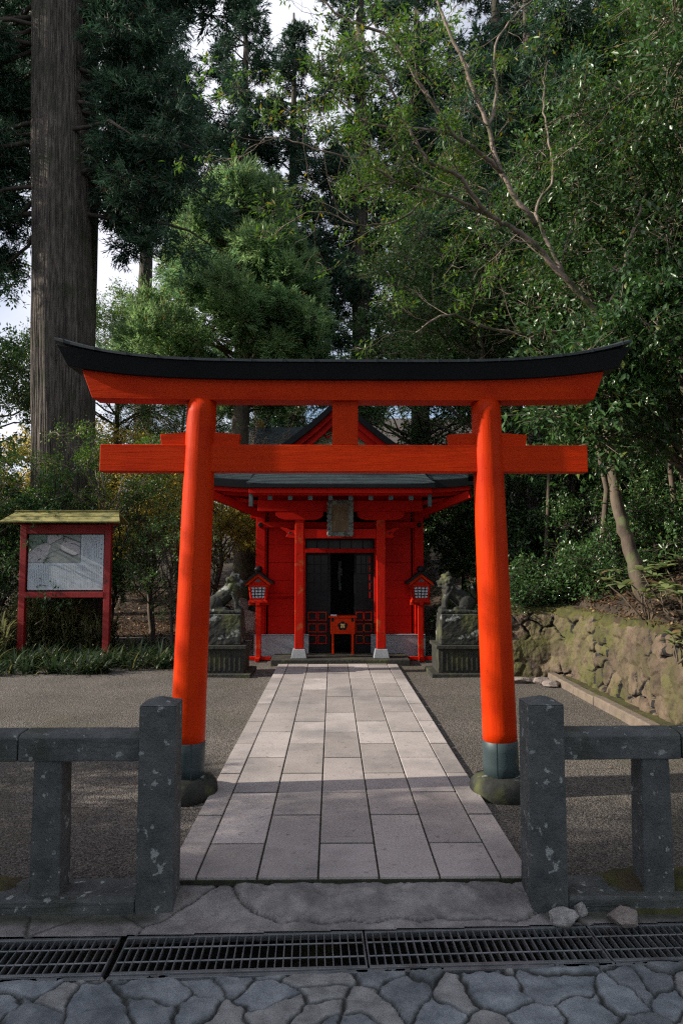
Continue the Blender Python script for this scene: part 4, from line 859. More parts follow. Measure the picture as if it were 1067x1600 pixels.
# ================================================================== SIGN BOARD
def sign():
    X0, Y0 = -4.53, 11.5
    t = thing('information_board', 'red framed notice board with map and text under a mossy little roof', 'notice board', (X0, Y0, 0))
    for sx, dz in ((-1, 0), (1, 0)): mb = MB(); mb.box(sx * .70 - .052, sx * .70 + .052, -.05, .05, -.15, 2.24); mb.build('post', 'signred', t, bevel=.006)
    mb = MB(); mb.box(-.648, .648, -.045, .045, 2.08, 2.235); mb.build('top_rail', 'signred', t, bevel=.005)
    mb = MB(); mb.box(-.648, .648, -.055, .045, 1.02, 1.115); mb.build('bottom_rail', 'signred', t, bevel=.005)
    mb = MB(); mb.box(-.648, .648, .0, .02, 1.115, 2.08); mb.build('backing', 'black', t)
    bx0, bx1, bz0, bz1 = -.625, .625, 1.145, 2.065; mb = MB(); mb.box(bx0, bx1, -.014, -.002, bz0, bz1); bd = mb.build('board', 'board', t)
    w, h = bx1 - bx0, bz1 - bz0
    def U(u, v): return bx0 + u * w, bz1 - v * h        # v runs down
    def quad(mb, u0, u1, v0, v1, y=-.0155): a, b = U(u0, v0), U(u1, v1); mb.add([(a[0], y, b[1]), (b[0], y, b[1]), (b[0], y, a[1]), (a[0], y, a[1])], [(0, 1, 2, 3)])
    def poly(mb, pts, y): q = [U(*p) for p in pts]; mb.add([(a, y, b) for a, b in q], [tuple(range(len(q)))])
    def line(mb, pts, wd, y):
        q = [U(*p) for p in pts]
        for a, b in zip(q, q[1:]):
            d = Vector((b[0] - a[0], b[1] - a[1])); n = Vector((-d.y, d.x)).normalized() * wd / 2
            mb.add([(a[0] + n.x, y, a[1] + n.y), (b[0] + n.x, y, b[1] + n.y), (b[0] - n.x, y, b[1] - n.y), (a[0] - n.x, y, a[1] - n.y)], [(0, 1, 2, 3)])
    mb = MB(); quad(mb, .0, .69, 0, .50, -.0150); mp = mb.build('map', 'mapgrey', bd)
    mb = MB(); poly(mb, [(0, 0), (.24, 0), (.24, .15), (.12, .22), (.04, .30), (0, .34)], -.0160); mb.build('map_woods', 'mapgreen', mp)
    mb = MB(); poly(mb, [(0, .34), (.12, .2), (.24, .15), (.30, .2), (.25, .4), (.2, .495), (0, .495)], -.0164); poly(mb, [(.25, .01), (.45, .01), (.45, .05), (.29, .17), (.25, .12)], -.0164); poly(mb, [(.48, .06), (.68, .16), (.685, .33), (.62, .385), (.44, .28), (.43, .2)], -.0164); mb.build('map_areas', 'mappale', mp)
    mb = MB(); y = -.0170
    line(mb, [(.455, .02), (.455, .10), (.50, .13)], .012, y); line(mb, [(.455, .02), (.56, .07), (.69, .14)], .014, y); line(mb, [(.56, .16), (.62, .17), (.69, .23)], .013, y); line(mb, [(.41, .26), (.50, .33), (.60, .39), (.66, .35)], .016, y)
    line(mb, [(.45, .05), (.28, .18)], .008, y); line(mb, [(.22, .40), (.30, .32), (.40, .28)], .006, y); line(mb, [(.22, .46), (.30, .40), (.36, .38)], .006, y); line(mb, [(.28, .18), (.41, .25)], .004, y); line(mb, [(.42, .47), (.52, .38)], .003, y); line(mb, [(.24, 0), (.24, .15)], .006, y); line(mb, [(0, .499), (.693, .499), (.693, 0)], .008, y)
    r2 = random.Random(6)
    for k in range(20): u, v = r2.uniform(.03, .22), r2.uniform(.22, .47); a = r2.uniform(0, 3); line(mb, [(u, v), (u + .03 * math.cos(a), v + .03 * math.sin(a))], .004, y)
    mb.build('map_lines', 'ink', mp)
    # columns of small written characters
    def glyphs(mb, u, v0, v1, sz, rng, fill=.92, y=-.0155):
        v = v0
        while v < v1:
            if rng.random() < fill:
                a, b = U(u, v); s_ = sz * .8
                for k in range(3): zz = b - s_ * (k + .5) / 3 * .9; ww = s_ * rng.uniform(.3, .5); mb.add([(a - ww, y, zz - s_ * .07), (a + ww, y, zz - s_ * .07), (a + ww, y, zz + s_ * .07), (a - ww, y, zz + s_ * .07)], [(0, 1, 2, 3)])
                xx = a + rng.uniform(-.2, .2) * s_; mb.add([(xx - s_ * .08, y - .0002, b - s_ * .9), (xx + s_ * .08, y - .0002, b - s_ * .9), (xx + s_ * .08, y - .0002, b), (xx - s_ * .08, y - .0002, b)], [(0, 1, 2, 3)])
            v += sz / h * 1.12
    rng = random.Random(12); mb = MB()
    for i in range(39): glyphs(mb, .045 + .0235 * i, .55 if i > 3 else .63, rng.choice([.95, .95, .95, .80, .9]) if i < 37 else .8, .0135, rng)
    for i in range(11): glyphs(mb, .735 + .0165 * i - .0, .05, .48 if i < 7 else .22, .0105, rng, .85)
    mb.build('small_text', 'inkl', bd)
    mb = MB(); rng = random.Random(14)
    for uu, vv in ((.905, .15), (.935, .15), (.878, .18)): glyphs(mb, uu, vv, .42, .015, rng)
    for uu in (.868, .893, .938): glyphs(mb, uu, .05, .14, .018, rng, .7)
    mb.build('side_text', 'ink', bd)
    # the column of large title characters
    mb = MB(); rng = random.Random(15)
    for i, v in enumerate((.17, .215, .25, .335, .42, .505, .59, .675)):
        if i == 1: continue
        glyphs(mb, .968, v, v + .01, .034 if i != 5 else .024, rng, 1.1)
    mb.build('title_characters', 'ink', bd)
    # roof of two sloping boards, moss covered
    mb = MB(); mb.hexa([(-.99, -.30, 2.245), (.97, -.30, 2.245), (.86, .0, 2.42), (-.86, .0, 2.42), (-.99, -.30, 2.275), (.97, -.30, 2.275), (.86, .0, 2.452), (-.86, .0, 2.452)])
    mb.hexa([(-.86, .002, 2.42), (.86, .002, 2.42), (.95, .30, 2.245), (-.95, .30, 2.245), (-.86, .002, 2.45), (.86, .002, 2.45), (.95, .30, 2.275), (-.95, .30, 2.275)])
    ro = mb.build('roof', 'mossroof', t, bevel=.004)
    mb = MB(); mb.box(-.87, .87, -.03, .03, 2.452, 2.475); mb.build('ridge_board', 'mossroof', ro, bevel=.003)
    mb = MB(); mb.hexa([(-.985, -.308, 2.256), (.965, -.308, 2.256), (.965, -.302, 2.256), (-.985, -.302, 2.256), (-.985, -.308, 2.266), (.965, -.308, 2.266), (.965, -.302, 2.266), (-.985, -.302, 2.266)])
    mb.hexa([(-.935, -.155, 2.3635), (.92, -.155, 2.3635), (.92, -.148, 2.3675), (-.935, -.148, 2.3675), (-.935, -.155, 2.3665), (.92, -.155, 2.3665), (.92, -.148, 2.3705), (-.935, -.148, 2.3705)]); mb.build('board_seam', 'black', ro)
    for sx in (-1, 1): mb = MB(); mb.prismx([(-.27, 2.235), (.27, 2.235), (.0, 2.405)], sx * .75 - .02, sx * .75 + .02); mb.build('roof_bracket', 'signred', t)
sign()

# ================================================================== SMALL BUILDING BEHIND (left of the roof)
def back_building():
    t = thing('subsidiary_building', 'dark building half hidden behind the shrine roof, with gold capped ridge logs', 'building', (-1.5, 22.5, 2.2))
    mb = MB(); mb.box(-1.4, 1.4, 0, 3, -2, 2.6); mb.build('wall', 'darkstone', t)
    mb = MB(); mb.prismx([(-.9, 2.3), (1.5, 4.2), (3.9, 2.3), (3.9, 2.15), (1.5, 4.0), (-.9, 2.15)], -2.0, 2.0); mb.build('roof', 'roof', t); 
    mb = MB(); mb.tube([(-.95, -.35, 3.95), (-.95, 1.9, 4.55)], .12, 14); mb.build('ridge_log', 'black', t); mb = MB(); mb.tube([(-.95, -.39, 3.94), (-.95, -.35, 3.952)], .13, 16); mb.build('log_cap', 'gold', t)
    mb = MB(); mb.box(-1.25, -1.13, -.9, -.75, 1.3, 3.6); mb.build('pale_post', 'white', t); mb = MB(); mb.box(-2.4, -.9, -1.0, -.8, 2.6, 2.72); mb.build('pale_rail', 'white', t)
    for c in t.children:
        for m in c.data.materials:
            if m == M['roof'] and 'rnd' not in c.data.attributes: setrnd(c, [.5] * len(c.data.polygons))
back_building()

# ================================================================== VEGETATION
def unit(a): return a / (np.linalg.norm(a, axis=-1, keepdims=True) + 1e-9)
def leafgeo(P, D, N, L, Wd, lift=.12):
    D = unit(D); Sd = unit(np.cross(D, N)); Nn = np.cross(Sd, D); L = L[:, None]; Wd = Wd[:, None]
    mid = P + D * L * .48
    V = np.stack([P, mid + Sd * Wd / 2 + Nn * Wd * lift, P + D * L - Nn * L * .08, mid - Sd * Wd / 2 + Nn * Wd * lift], 1)
    b = np.arange(len(P))[:, None] * 4
    F = np.concatenate([b + [0, 1, 2], b + [0, 2, 3]], 1).reshape(-1, 3)
    return V.reshape(-1, 3), F
def twiggeo(A, B, r):
    d = unit(B - A); a = unit(np.cross(d, np.array([.3, .2, .93]))); b = np.cross(d, a); V = []
    for k in range(3):
        t = 2 * PI * k / 3; o = a * math.cos(t) + b * math.sin(t); V += [A + o * r, B + o * r * .4]
    V = np.stack(V, 1).reshape(-1, 3); n = np.arange(len(A))[:, None] * 6
    F = np.concatenate([np.concatenate([n + [2 * k, 2 * ((k + 1) % 3), 2 * ((k + 1) % 3) + 1], n + [2 * k, 2 * ((k + 1) % 3) + 1, 2 * k + 1]], 1) for k in range(3)], 1).reshape(-1, 3)
    return V, F
def crown_mesh(name, seed, lobes, ntw, nlf, L, Wd, k_dir=.5, k_rnd=.7, up=.8, droop=.0, flat=.75, a0=.3, twr=.006, jit=.04, upb=.15, twfrac=.6):
    """lobes: array (K,4) of centre and radius; leaves sit along twigs that leave each centre"""
    r = np.random.default_rng(seed); lobes = np.asarray(lobes, float); K = len(lobes); T = K * ntw
    d = unit(r.normal(size=(T, 3)) + [0, 0, upb]); lob = np.repeat(lobes, ntw, 0)
    ln = lob[:, 3] * r.uniform(.5, 1.08, T); base = lob[:, :3] + r.normal(size=(T, 3)) * .1 * lob[:, 3:4]
    dd = d * [1, 1, flat]; end = base + dd * ln[:, None]
    n = T * nlf; ti = np.repeat(np.arange(T), nlf); a = a0 + (1 - a0) * r.random(n) ** .8
    P = base[ti] + dd[ti] * (ln[ti] * a)[:, None] + r.normal(size=(n, 3)) * jit; P[:, 2] -= droop * (a * ln[ti]) ** 2
    D = d[ti] * k_dir + r.normal(size=(n, 3)) * k_rnd - np.array([0, 0, droop * .8]); N = np.array([0, 0, up]) + d[ti] * .25 + r.normal(size=(n, 3)) * .45
    V, F = leafgeo(P, D, N, L * r.uniform(.65, 1.25, n), Wd * r.uniform(.7, 1.2, n))
    lr = np.repeat(r.random(K), ntw)[ti]; rv = np.clip(.45 * lr + .55 * r.random(n), 0, .84); rv = np.where(r.random(n) < .035, 1., rv)
    tw = r.random(T) < twfrac; TV, TF = twiggeo(base[tw], end[tw], twr)
    Vv = np.concatenate([V, TV]); Ff = np.concatenate([F, TF + len(V)]); mi = np.concatenate([np.zeros(len(F), int), np.ones(len(TF), int)])
    return npmesh(name, Vv, Ff, rnd=np.concatenate([np.repeat(rv, 2), np.zeros(len(TF))]), mi=mi)
def ell_lobes(rng, n, c, r, lr, inner=.35, zmin=-9, squash=None):
    out = []
    while len(out) < n:
        v = rng.normal(size=3); v /= np.linalg.norm(v); k = (inner + (1 - inner) * rng.random()) ** .6
        k *= .82 + .36 * rng.random(); p = np.array(c) + v * np.array(r) * k
        if v[2] < -.55 and rng.random() < .6: continue
        if p[2] < zmin: continue
        out.append((*p, rng.uniform(*lr)))
    return np.array(out)
def limb(mb, p, q, r0, r1, rng, bend=.12, n=7, sides=6):
    p, q = Vector(p), Vector(q); L = (q - p).length; pts = []; o = Vector((rng.normal(), rng.normal(), rng.normal() + .8)) * bend * L * .5
    for i in range(n + 1): a = i / n; pts.append(p.lerp(q, a) + o * math.sin(PI * a) + Vector((rng.normal(), rng.normal(), rng.normal())) * .018 * L * (0 < i < n))
    mb.tube(pts, [r0 + (r1 - r0) * (i / n) for i in range(n + 1)], sides)
def mesh_of(mb, name, mat):
    me = bpy.data.meshes.new(name); me.from_pydata(mb.v, [], mb.f); me.polygons.foreach_set('use_smooth', [True] * len(me.polygons)); me.materials.append(M[mat]); return me
def broad_tree(name, seed, H, cc, cr, nl, lr, r0, leaf, bark, lean=(0, 0), ntw=34, nlf=13, L=.085, Wd=.042, **kw):
    """returns (trunk mesh, crown mesh) of one broadleaf tree with its foot at the origin"""
    rng = np.random.default_rng(seed); lobes = ell_lobes(rng, nl, cc, cr, lr)
    mb = MB(); tp = [Vector((lean[0] * (i / 8) ** 1.3 + rng.normal() * .05 * (i > 0), lean[1] * (i / 8) ** 1.3 + rng.normal() * .05 * (i > 0), -.4 + (H + .4) * i / 8)) for i in range(9)]
    mb.tube(tp, [r0 * (1.25 if i == 0 else 1 - .78 * i / 8) for i in range(9)], 12)
    for l in lobes[::2]:
        z = np.clip(l[2] - rng.uniform(.6, 1.6), .28 * H, H * .97); k = (z + .4) / (H + .4) * 8; i = min(7, int(k)); s = tp[i].lerp(tp[i + 1], k - i)
        limb(mb, s, l[:3], max(.015, r0 * .32 * (1 - z / H * .6)), .010, rng)
    tm = mesh_of(mb, 'trunk', bark); cm = crown_mesh('crown', seed + 1, lobes, ntw, nlf, L, Wd, **kw); cm.materials.append(M[leaf]); cm.materials.append(M['barkp' if bark == 'bark' else bark]); return tm, cm
def cedar_tree(seed, H, z0, Rr, r0, leaf, bark='barkc', tiers=22, per=5, ntw=30, nlf=30, L=.15, Wd=.022, lr=(.45, .8), shape=.8, ridged=False, sag=.25, gap=0., **kw):
    rng = np.random.default_rng(seed); lobes = []; mb = MB()
    for i in range(tiers):
        t = (i + rng.uniform(-.3, .3)) / tiers; t = min(max(t, 0), 1); z = z0 + (H - z0) * t; rad = Rr * max(.12, (1 - t) ** shape) * (1 if t > .08 else .8)
        for k in range(per):
            if rng.random() < gap: continue
            a = 2 * PI * (k + rng.random() * .8) / per + i * 1.7; rr = rad * rng.uniform(.6, 1.1); ex = z + rr * .05 - sag * rr * rng.uniform(.2, 1)
            q = Vector((rr * math.cos(a), rr * math.sin(a), ex)); p = Vector((0, 0, z)); limb(mb, p, q, max(.02, r0 * .16 * (1 - .6 * t)), .012, rng, bend=.06, n=5, sides=5)
            nn = max(1, int(rr / .75))
            for m in range(nn):
                f = (m + .7) / nn; c = p.lerp(q, min(1, f + .08)); lobes.append((c.x + rng.normal() * .1, c.y + rng.normal() * .1, c.z + rng.normal() * .08, rng.uniform(*lr) * (.75 + .25 * (1 - t))))
    n = 16; zs = np.linspace(-.5, H, n); pts = [(.03 * rng.normal(), .03 * rng.normal(), z) for z in zs]
    mb.tube(pts, [r0 * (1.3 if i == 0 else 1.08 if i == 1 else 1) * max(.06, 1 - (z / H) ** 1.2 * .9) for i, z in enumerate(zs)], 18)
    tm = mesh_of(mb, 'trunk', bark); kw = {**dict(k_dir=.9, k_rnd=.45, up=.3, droop=.10, flat=.6, twr=.007, upb=.1), **kw}
    cm = crown_mesh('crown', seed + 1, lobes, ntw, nlf, L, Wd, **kw); cm.materials.append(M[leaf]); cm.materials.append(M[bark]); return tm, cm
def zt(x, y): return float(terr(np.array([float(x)]), np.array([float(y)]))[0])
def plant(kind, meshes, x, y, label, cat='tree', sc=1., rz=0., group=None, z=None, names=('trunk', 'crown')):
    z = zt(x, y) - .03 if z is None else z
    t = thing(kind, label, cat, (x, y, z), rz=rz, group=group); t.scale = (sc, sc, sc)
    for n, me in zip(names, meshes):
        o = bpy.data.objects.new(n, me); C.objects.link(o); o.parent = t
    return t
# ---------------- giant cedar at the left, with furrowed bark
def giant():
    H = 30; X, Y = -5.48, 14.0; t = thing('giant_cedar', 'giant cedar with thick furrowed trunk behind the notice board', 'tree', (X, Y, 0))
    na, nz = 760, 300; zs = np.concatenate([np.linspace(-.3, 15, 230), np.linspace(15.1, H, 70)]); th = np.linspace(0, 2 * PI, na, endpoint=False); TH, Z = np.meshgrid(th, zs)
    a, z = TH.ravel(), Z.ravel(); base = .61 * np.clip(1 - z / 60, .1, 1) + .22 * np.exp(-np.clip(z + .3, 0, 9) / .7) * (1 + .35 * np.sin(5 * a + 1)) + .035 * np.sin(3 * a + z * .1) + .02 * np.sin(7 * a)
    # long vertical furrows: noise in angle, stretched along z, wrapped by blending
    def wrap(sc, zs_, seed):
        u = a / (2 * PI); n1 = vnoise(u * sc, z * zs_, seed); n2 = vnoise((u - 1) * sc, z * zs_, seed); w = sst(u, .93, 1.); return n1 * (1 - w) + n2 * w
    wob = .02 * (wrap(6, .5, 301) - .5); n = .65 * np.abs(2 * wrap(92, .34, 303) - 1) ** .6 + .35 * np.abs(2 * wrap(170, .6, 305) - 1) ** .6; r = base + .060 * n + .045 * (wrap(14, .2, 307) - .5) + .010 * wrap(200, 3, 309) + wob
    lx = -.040 * z; V = np.stack([lx + r * np.cos(a), r * np.sin(a), z], -1)
    i = np.arange(na)[None, :] + np.arange(len(zs) - 1)[:, None] * na; j = np.roll(np.arange(na), -1)[None, :] + np.arange(len(zs) - 1)[:, None] * na
    F = np.stack([i, j, j + na, i + na], -1).reshape(-1, 4); me = npmesh('trunk', V, F, smooth=True); me.materials.append(M['barkc'])
    o = bpy.data.objects.new('trunk', me); C.objects.link(o); o.parent = t
    rng = np.random.default_rng(77); mb = MB(); lobes = []
    for k in range(58):
        z0 = rng.uniform(8.8, 15); a = rng.choice([-1, 1]) * .5 * rng.random() + rng.choice([0, PI]); rr = rng.uniform(1.6, 4.0)
        if k % 3: a = PI + rng.uniform(-.8, .5)
        if k < 26: a = rng.uniform(-.35, .6); z0 = rng.uniform(9.6, 14.5); rr = rng.uniform(1.4, 3.4)     # the dark fan hanging right of the trunk
        cx = -.040 * z0; p = Vector((cx, 0, z0)); q = Vector((cx + rr * math.cos(a), rr * math.sin(a), z0 - rng.uniform(.3, 1.5))); limb(mb, p, q, .06, .015, rng, n=6)
        for m in range(int(rr / .55)): f = (m + 1.6) / (rr / .55 + .8); c = p.lerp(q, min(1.05, f)); lobes.append((c.x, c.y + rng.normal() * .2, c.z - .1 + rng.normal() * .15, rng.uniform(.4, .75)))
    lobes = [l for l in lobes if math.hypot(l[0] + .04 * l[2], l[1]) > 1.15]
    lm = mesh_of(mb, 'limb', 'barkd'); o = bpy.data.objects.new('limb', lm); C.objects.link(o); o.parent = t
    cm = crown_mesh('crown', 78, lobes, 26, 26, .16, .024, k_dir=.8, k_rnd=.5, up=.2, droop=.35, flat=.7, twr=.006); cm.materials.append(M['needled']); cm.materials.append(M['barkd'])
    o = bpy.data.objects.new('crown', cm); C.objects.link(o); o.parent = t
giant()
# ---------------- young bright conifer in the middle
def young():
    rng = np.random.default_rng(101); mb = MB(); lobes = []; H = 12.3
    for k in range(105):
        t = rng.random() ** 1.1; z = 6.4 + t * 5.6; rad = 3.0 * (1 - t) ** .62 + .25; a = rng.uniform(0, 2 * PI); rr = rad * rng.uniform(.75, 1.05) * (1.05 if math.cos(a) < 0 else .82)
        q = Vector((rr * math.cos(a), rr * math.sin(a), z)); p = Vector((0, 0, max(4.8, z - rng.uniform(.2, 1.1)))); limb(mb, p, q, .05, .012, rng, n=5, sides=5)
        for f, s in ((1., .66), (.7, .55)): c = p.lerp(q, f); lobes.append((c.x, c.y, c.z + .1, rng.uniform(.6, 1.15) * s))
    mb.tube([(0.1 * math.sin(z), .05 * math.cos(z), z) for z in np.linspace(-.6, H, 12)], [.36 * (1 - .9 * i / 11) + .01 for i in range(12)], 16)
    cm = crown_mesh('crown', 102, lobes, 46, 30, .16, .028, k_dir=1., k_rnd=.38, up=.1, droop=-.10, flat=.95, a0=.45, upb=.45, twr=.006, twfrac=.4); cm.materials.append(M['needle']); cm.materials.append(M['bark'])
    plant('young_conifer', (mesh_of(mb, 'trunk', 'bark'), cm), -2.55, 18.6, 'bushy bright green conifer with fluffy sunlit clumps above the left half of the gate beam', z=.1)
young()
# ---------------- tall cedars behind
CA = cedar_tree(201, 25, 9.5, 4.2, .42, 'needled', tiers=24, per=6, ntw=20, nlf=20, L=.24, Wd=.042, lr=(.55, .95), gap=.40)
CB = cedar_tree(231, 27, 7.0, 4.6, .46, 'needled', tiers=24, per=6, ntw=20, nlf=20, L=.24, Wd=.042, lr=(.55, .95), gap=.42)
CC = cedar_tree(251, 29, 16.5, 4.4, .46, 'needled', tiers=22, per=6, ntw=20, nlf=20, L=.24, Wd=.042, lr=(.6, 1.05), gap=.3)
CG = 'tall cedars behind the shrine'
for i, (x, y, m, s, rz, lb) in enumerate([
    (-3.75, 27, CA, 1., .4, 'tall dark cedar whose trunk rises just above the bright conifer'),
    (-1.9, 30, CB, 1., 2.2, 'tall cedar behind, just right of the bright conifer'),
    (1.1, 28, CB, 1.05, 4.1, 'tall dark cedar standing straight behind the shrine roof'),
    (3.9, 31, CA, 1.1, 1.4, 'tall cedar behind the bare branches, its top against the sky'),
    (7.5, 30, CB, 1.15, 3.3, 'tall cedar deep in the forest above the right slope'),
    (-8.8, 31, CC, 1., 5.0, 'tall cedar seen just right of the giant trunk'),
    (-14.2, 27, CC, 1., 2.9, 'tall dark cedar at the upper left edge, left of the giant trunk'),
    (-5.72, 15.1, CC, .88, 3.6, 'darker cedar trunk standing close behind the giant trunk on its right'),
    (-8.8, 11.4, CC, .5, 1.1, 'unseen young cedar beyond the left picture edge, added to shade the right slope'),  # out of view, added so its high crown shades the right slope
    (12.5, 27, CA, 1.1, 5.6, 'tall cedar hidden high in the upper right corner'),
    (3.95, 13.3, CA, .62, 2.0, 'dark cedar trunk in the shade between the shrine and the right wall')]):
    plant('cedar_tree', m, x, y, lb, sc=s, rz=rz, group=CG)
# ---------------- evergreen broadleaf trees on the right slope
B1 = broad_tree('b1', 301, 6.2, (0, 0, 5.2), (2.5, 2.4, 2.6), 84, (.5, .85), .15, 'leafd', 'bark', (.2, .1), twr=.008)
B2 = broad_tree('b2', 311, 7.5, (-.2, 0, 6.2), (2.8, 2.5, 3.0), 96, (.5, .9), .17, 'leafm', 'bark', (-.4, .2), L=.08, Wd=.036)
B3 = broad_tree('b3', 321, 6.6, (0, 0, 5.0), (2.7, 2.6, 2.9), 92, (.5, .85), .15, 'leafd', 'bark', (-.3, .0), L=.095, Wd=.045)
B4 = broad_tree('b4', 331, 8.5, (0, 0, 7.2), (2.7, 2.6, 2.4), 80, (.55, .9), .16, 'leafy', 'bark', (.3, .0), L=.085, Wd=.036)
BH = broad_tree('bh', 381, 3.4, (-.95, -.3, 2.45), (1.6, 1.1, 1.35), 50, (.35, .6), .08, 'leafd', 'bark', (-.5, -.1), ntw=26, nlf=12, L=.105, Wd=.045, droop=.25)
BG = 'evergreen trees on the right slope'
RT = [(3.3, 13.9, B2, .90, .3, 'glossy evergreen tree right of the gate strut, behind the shrine roof'),
    (5.0, 12.4, B1, 1.10, 1.8, 'evergreen tree behind the right gate pillar, above the tie beam'),
    (4.6, 17.0, B1, 1.35, 2.6, 'dark evergreen tree rising behind the bare forking branches'),
    (6.6, 11.6, B2, 1.10, .9, 'dense glossy tree behind the right end of the black beam'),
    (4.75, 8.55, BH, 1.0, 0., 'evergreen with drooping glossy leaves right of the tie beam end'),
    (5.6, 9.6, BH, 1.12, .9, 'evergreen with hanging leaves at the right picture edge'),
    (5.3, 10.2, B3, 1.05, 4.0, 'big glossy tree above the right end of the black beam'),
    (6.1, 11.3, BH, 1.15, 5.8, 'evergreen with low drooping leaves behind the leaning trunk'),
    (4.9, 12.2, BH, 1.0, 3.6, 'evergreen with drooping leaves over the shaded slope left of the leaning trunk'),
    (7.4, 13.0, BH, 1.4, 1.5, 'large drooping evergreen high on the shaded slope'),
    (6.8, 9.2, B2, .95, 2.2, 'evergreen tree at the far right, hanging over the wall'),
    (8.3, 14.6, B2, 1.35, 3.1, 'tall evergreen tree high on the slope at right'),
    (6.4, 15.2, B4, 1.30, 4.4, 'sunlit yellow green tree at the top right'),
    (9.0, 13.0, B4, 1.20, 1.2, 'yellow green tree in the upper right corner'),
    (8.2, 11.0, B3, 1.25, 5.3, 'large dark leafy tree at the right edge'),
    (6.0, 21.5, B2, 1.6, 5.8, 'far evergreen tree between the bare branches and the top right'),
    (11.5, 20.5, B2, 1.7, .1, 'far evergreen tree closing the upper right'),
    (2.6, 20.0, B3, 1.1, 3.9, 'low evergreen tree deep behind the right side of the shrine roof'),
    (9.0, 26., B1, 2.0, 2.0, 'dark far tree behind the slope trees')]
for x, y, m, s, rz, lb in RT: plant('evergreen_tree', m, x, y, lb, sc=s, rz=rz, group=BG)
# ---------------- trees and shrubs left and behind
LG = 'evergreen trees left of the shrine'
for x, y, m, s, rz, lb in [(-11.6, 19.3, B1, 1.5, 4., 'leafy tree at the left edge just behind the giant trunk'), (-7.5, 23., B4, 1.05, 1.3, 'sunlit leafy tree in the gap right of the giant trunk'),
    (-5.6, 24.5, B2, .85, 2.5, 'evergreen tree right of the giant trunk, below the bright conifer'),
    (-1.2, 26.5, B1, 1.0, 5.1, 'dark evergreen tree behind the roof, left of the strut')]:
    plant('evergreen_tree', m, x, y, lb, sc=s, rz=rz, group=LG)
YT = broad_tree('yt', 341, 3.6, (0, 0, 2.8), (1.5, 1.4, 1.3), 40, (.35, .6), .07, 'leafl', 'bark', (.2, 0), ntw=24, nlf=12, L=.085, Wd=.045)
for x, y, s, rz, lb in [(-2.75, 15.3, 1.0, 0., 'sunlit yellow bush behind the left lion dog'), (-6.6, 21., 1.35, 2., 'yellow leaved bush between the notice board and the gate pillar'), (-9.3, 24., 1.5, 4., 'yellow bush far left behind the notice board'), (-1.6, 18.0, .95, 5., 'small yellow bush beside the left wall of the shrine'), (-4.3, 15.8, 1.0, 1.2, 'yellow bush seen through the shrubs right of the notice board'), (-7.9, 18.6, 1.2, 3.2, 'yellow bush seen through the leaves left of the notice board')]:
    plant('yellow_bush', YT, x, y, lb, 'bush', s, rz, 'sunlit yellow bushes behind')
# dark shrubs in front of the bright bank
SH = broad_tree('sh', 351, 2.6, (0, 0, 1.9), (1.25, 1.0, 1.35), 46, (.28, .5), .045, 'leafd', 'barkd', (.15, 0), ntw=20, nlf=11, L=.075, Wd=.034)
SH2 = broad_tree('sh2', 361, 3.2, (0, 0, 2.3), (1.4, 1.1, 1.5), 44, (.28, .5), .05, 'leafm', 'barkd', (-.2, 0), ntw=11, nlf=9, L=.07, Wd=.03)
SHL = broad_tree('shl', 391, 1.0, (0, 0, .55), (.75, .65, .5), 26, (.2, .36), .02, 'leafd', 'barkd', ntw=16, nlf=9, L=.07, Wd=.032)
SG = 'dark shrubs beside the left gravel'
for x, y, m, s, rz, lb in [(-3.45, 13.0, SH2, .9, 0., 'thin leaved shrub just left of the left gate pillar'),
    (-4.35, 13.4, SH2, .8, 2.4, 'shrub right behind the notice board post'), (-6.3, 13.2, SH, .95, 3.6, 'glossy shrub behind the left half of the notice board'),
    (-7.3, 12.3, SH2, 1.35, 4.6, 'shrub at the left picture edge'), (-7.7, 13.6, SH, 1.4, 5.5, 'tall glossy shrub left of the giant trunk'),
    (-5.0, 12.4, SH, 1.0, .7, 'shrub behind the middle of the notice board'), (-2.8, 11.7, SH2, .70, 5.2, 'thin shrub left of the left lion dog, half hidden by the gate pillar')]:
    plant('shrub', m, x, y, lb, 'shrub', s, rz, SG)
SH3 = broad_tree('sh3', 371, 3.9, (0, 0, 3.7), (1.6, 1.2, .95), 40, (.28, .5), .05, 'leafy', 'barkp', (.3, 0), ntw=20, nlf=10, L=.06, Wd=.025)
plant('shrub', SH3, -6.3, 12.2, 'thin twiggy shrub with light green leaves reaching across the giant trunk', 'shrub', .80, .5, SG)
plant('shrub', SH3, -4.2, 12.9, 'thin twiggy shrub left of the gate pillar under the tie beam', 'shrub', .9, 3.5, SG)
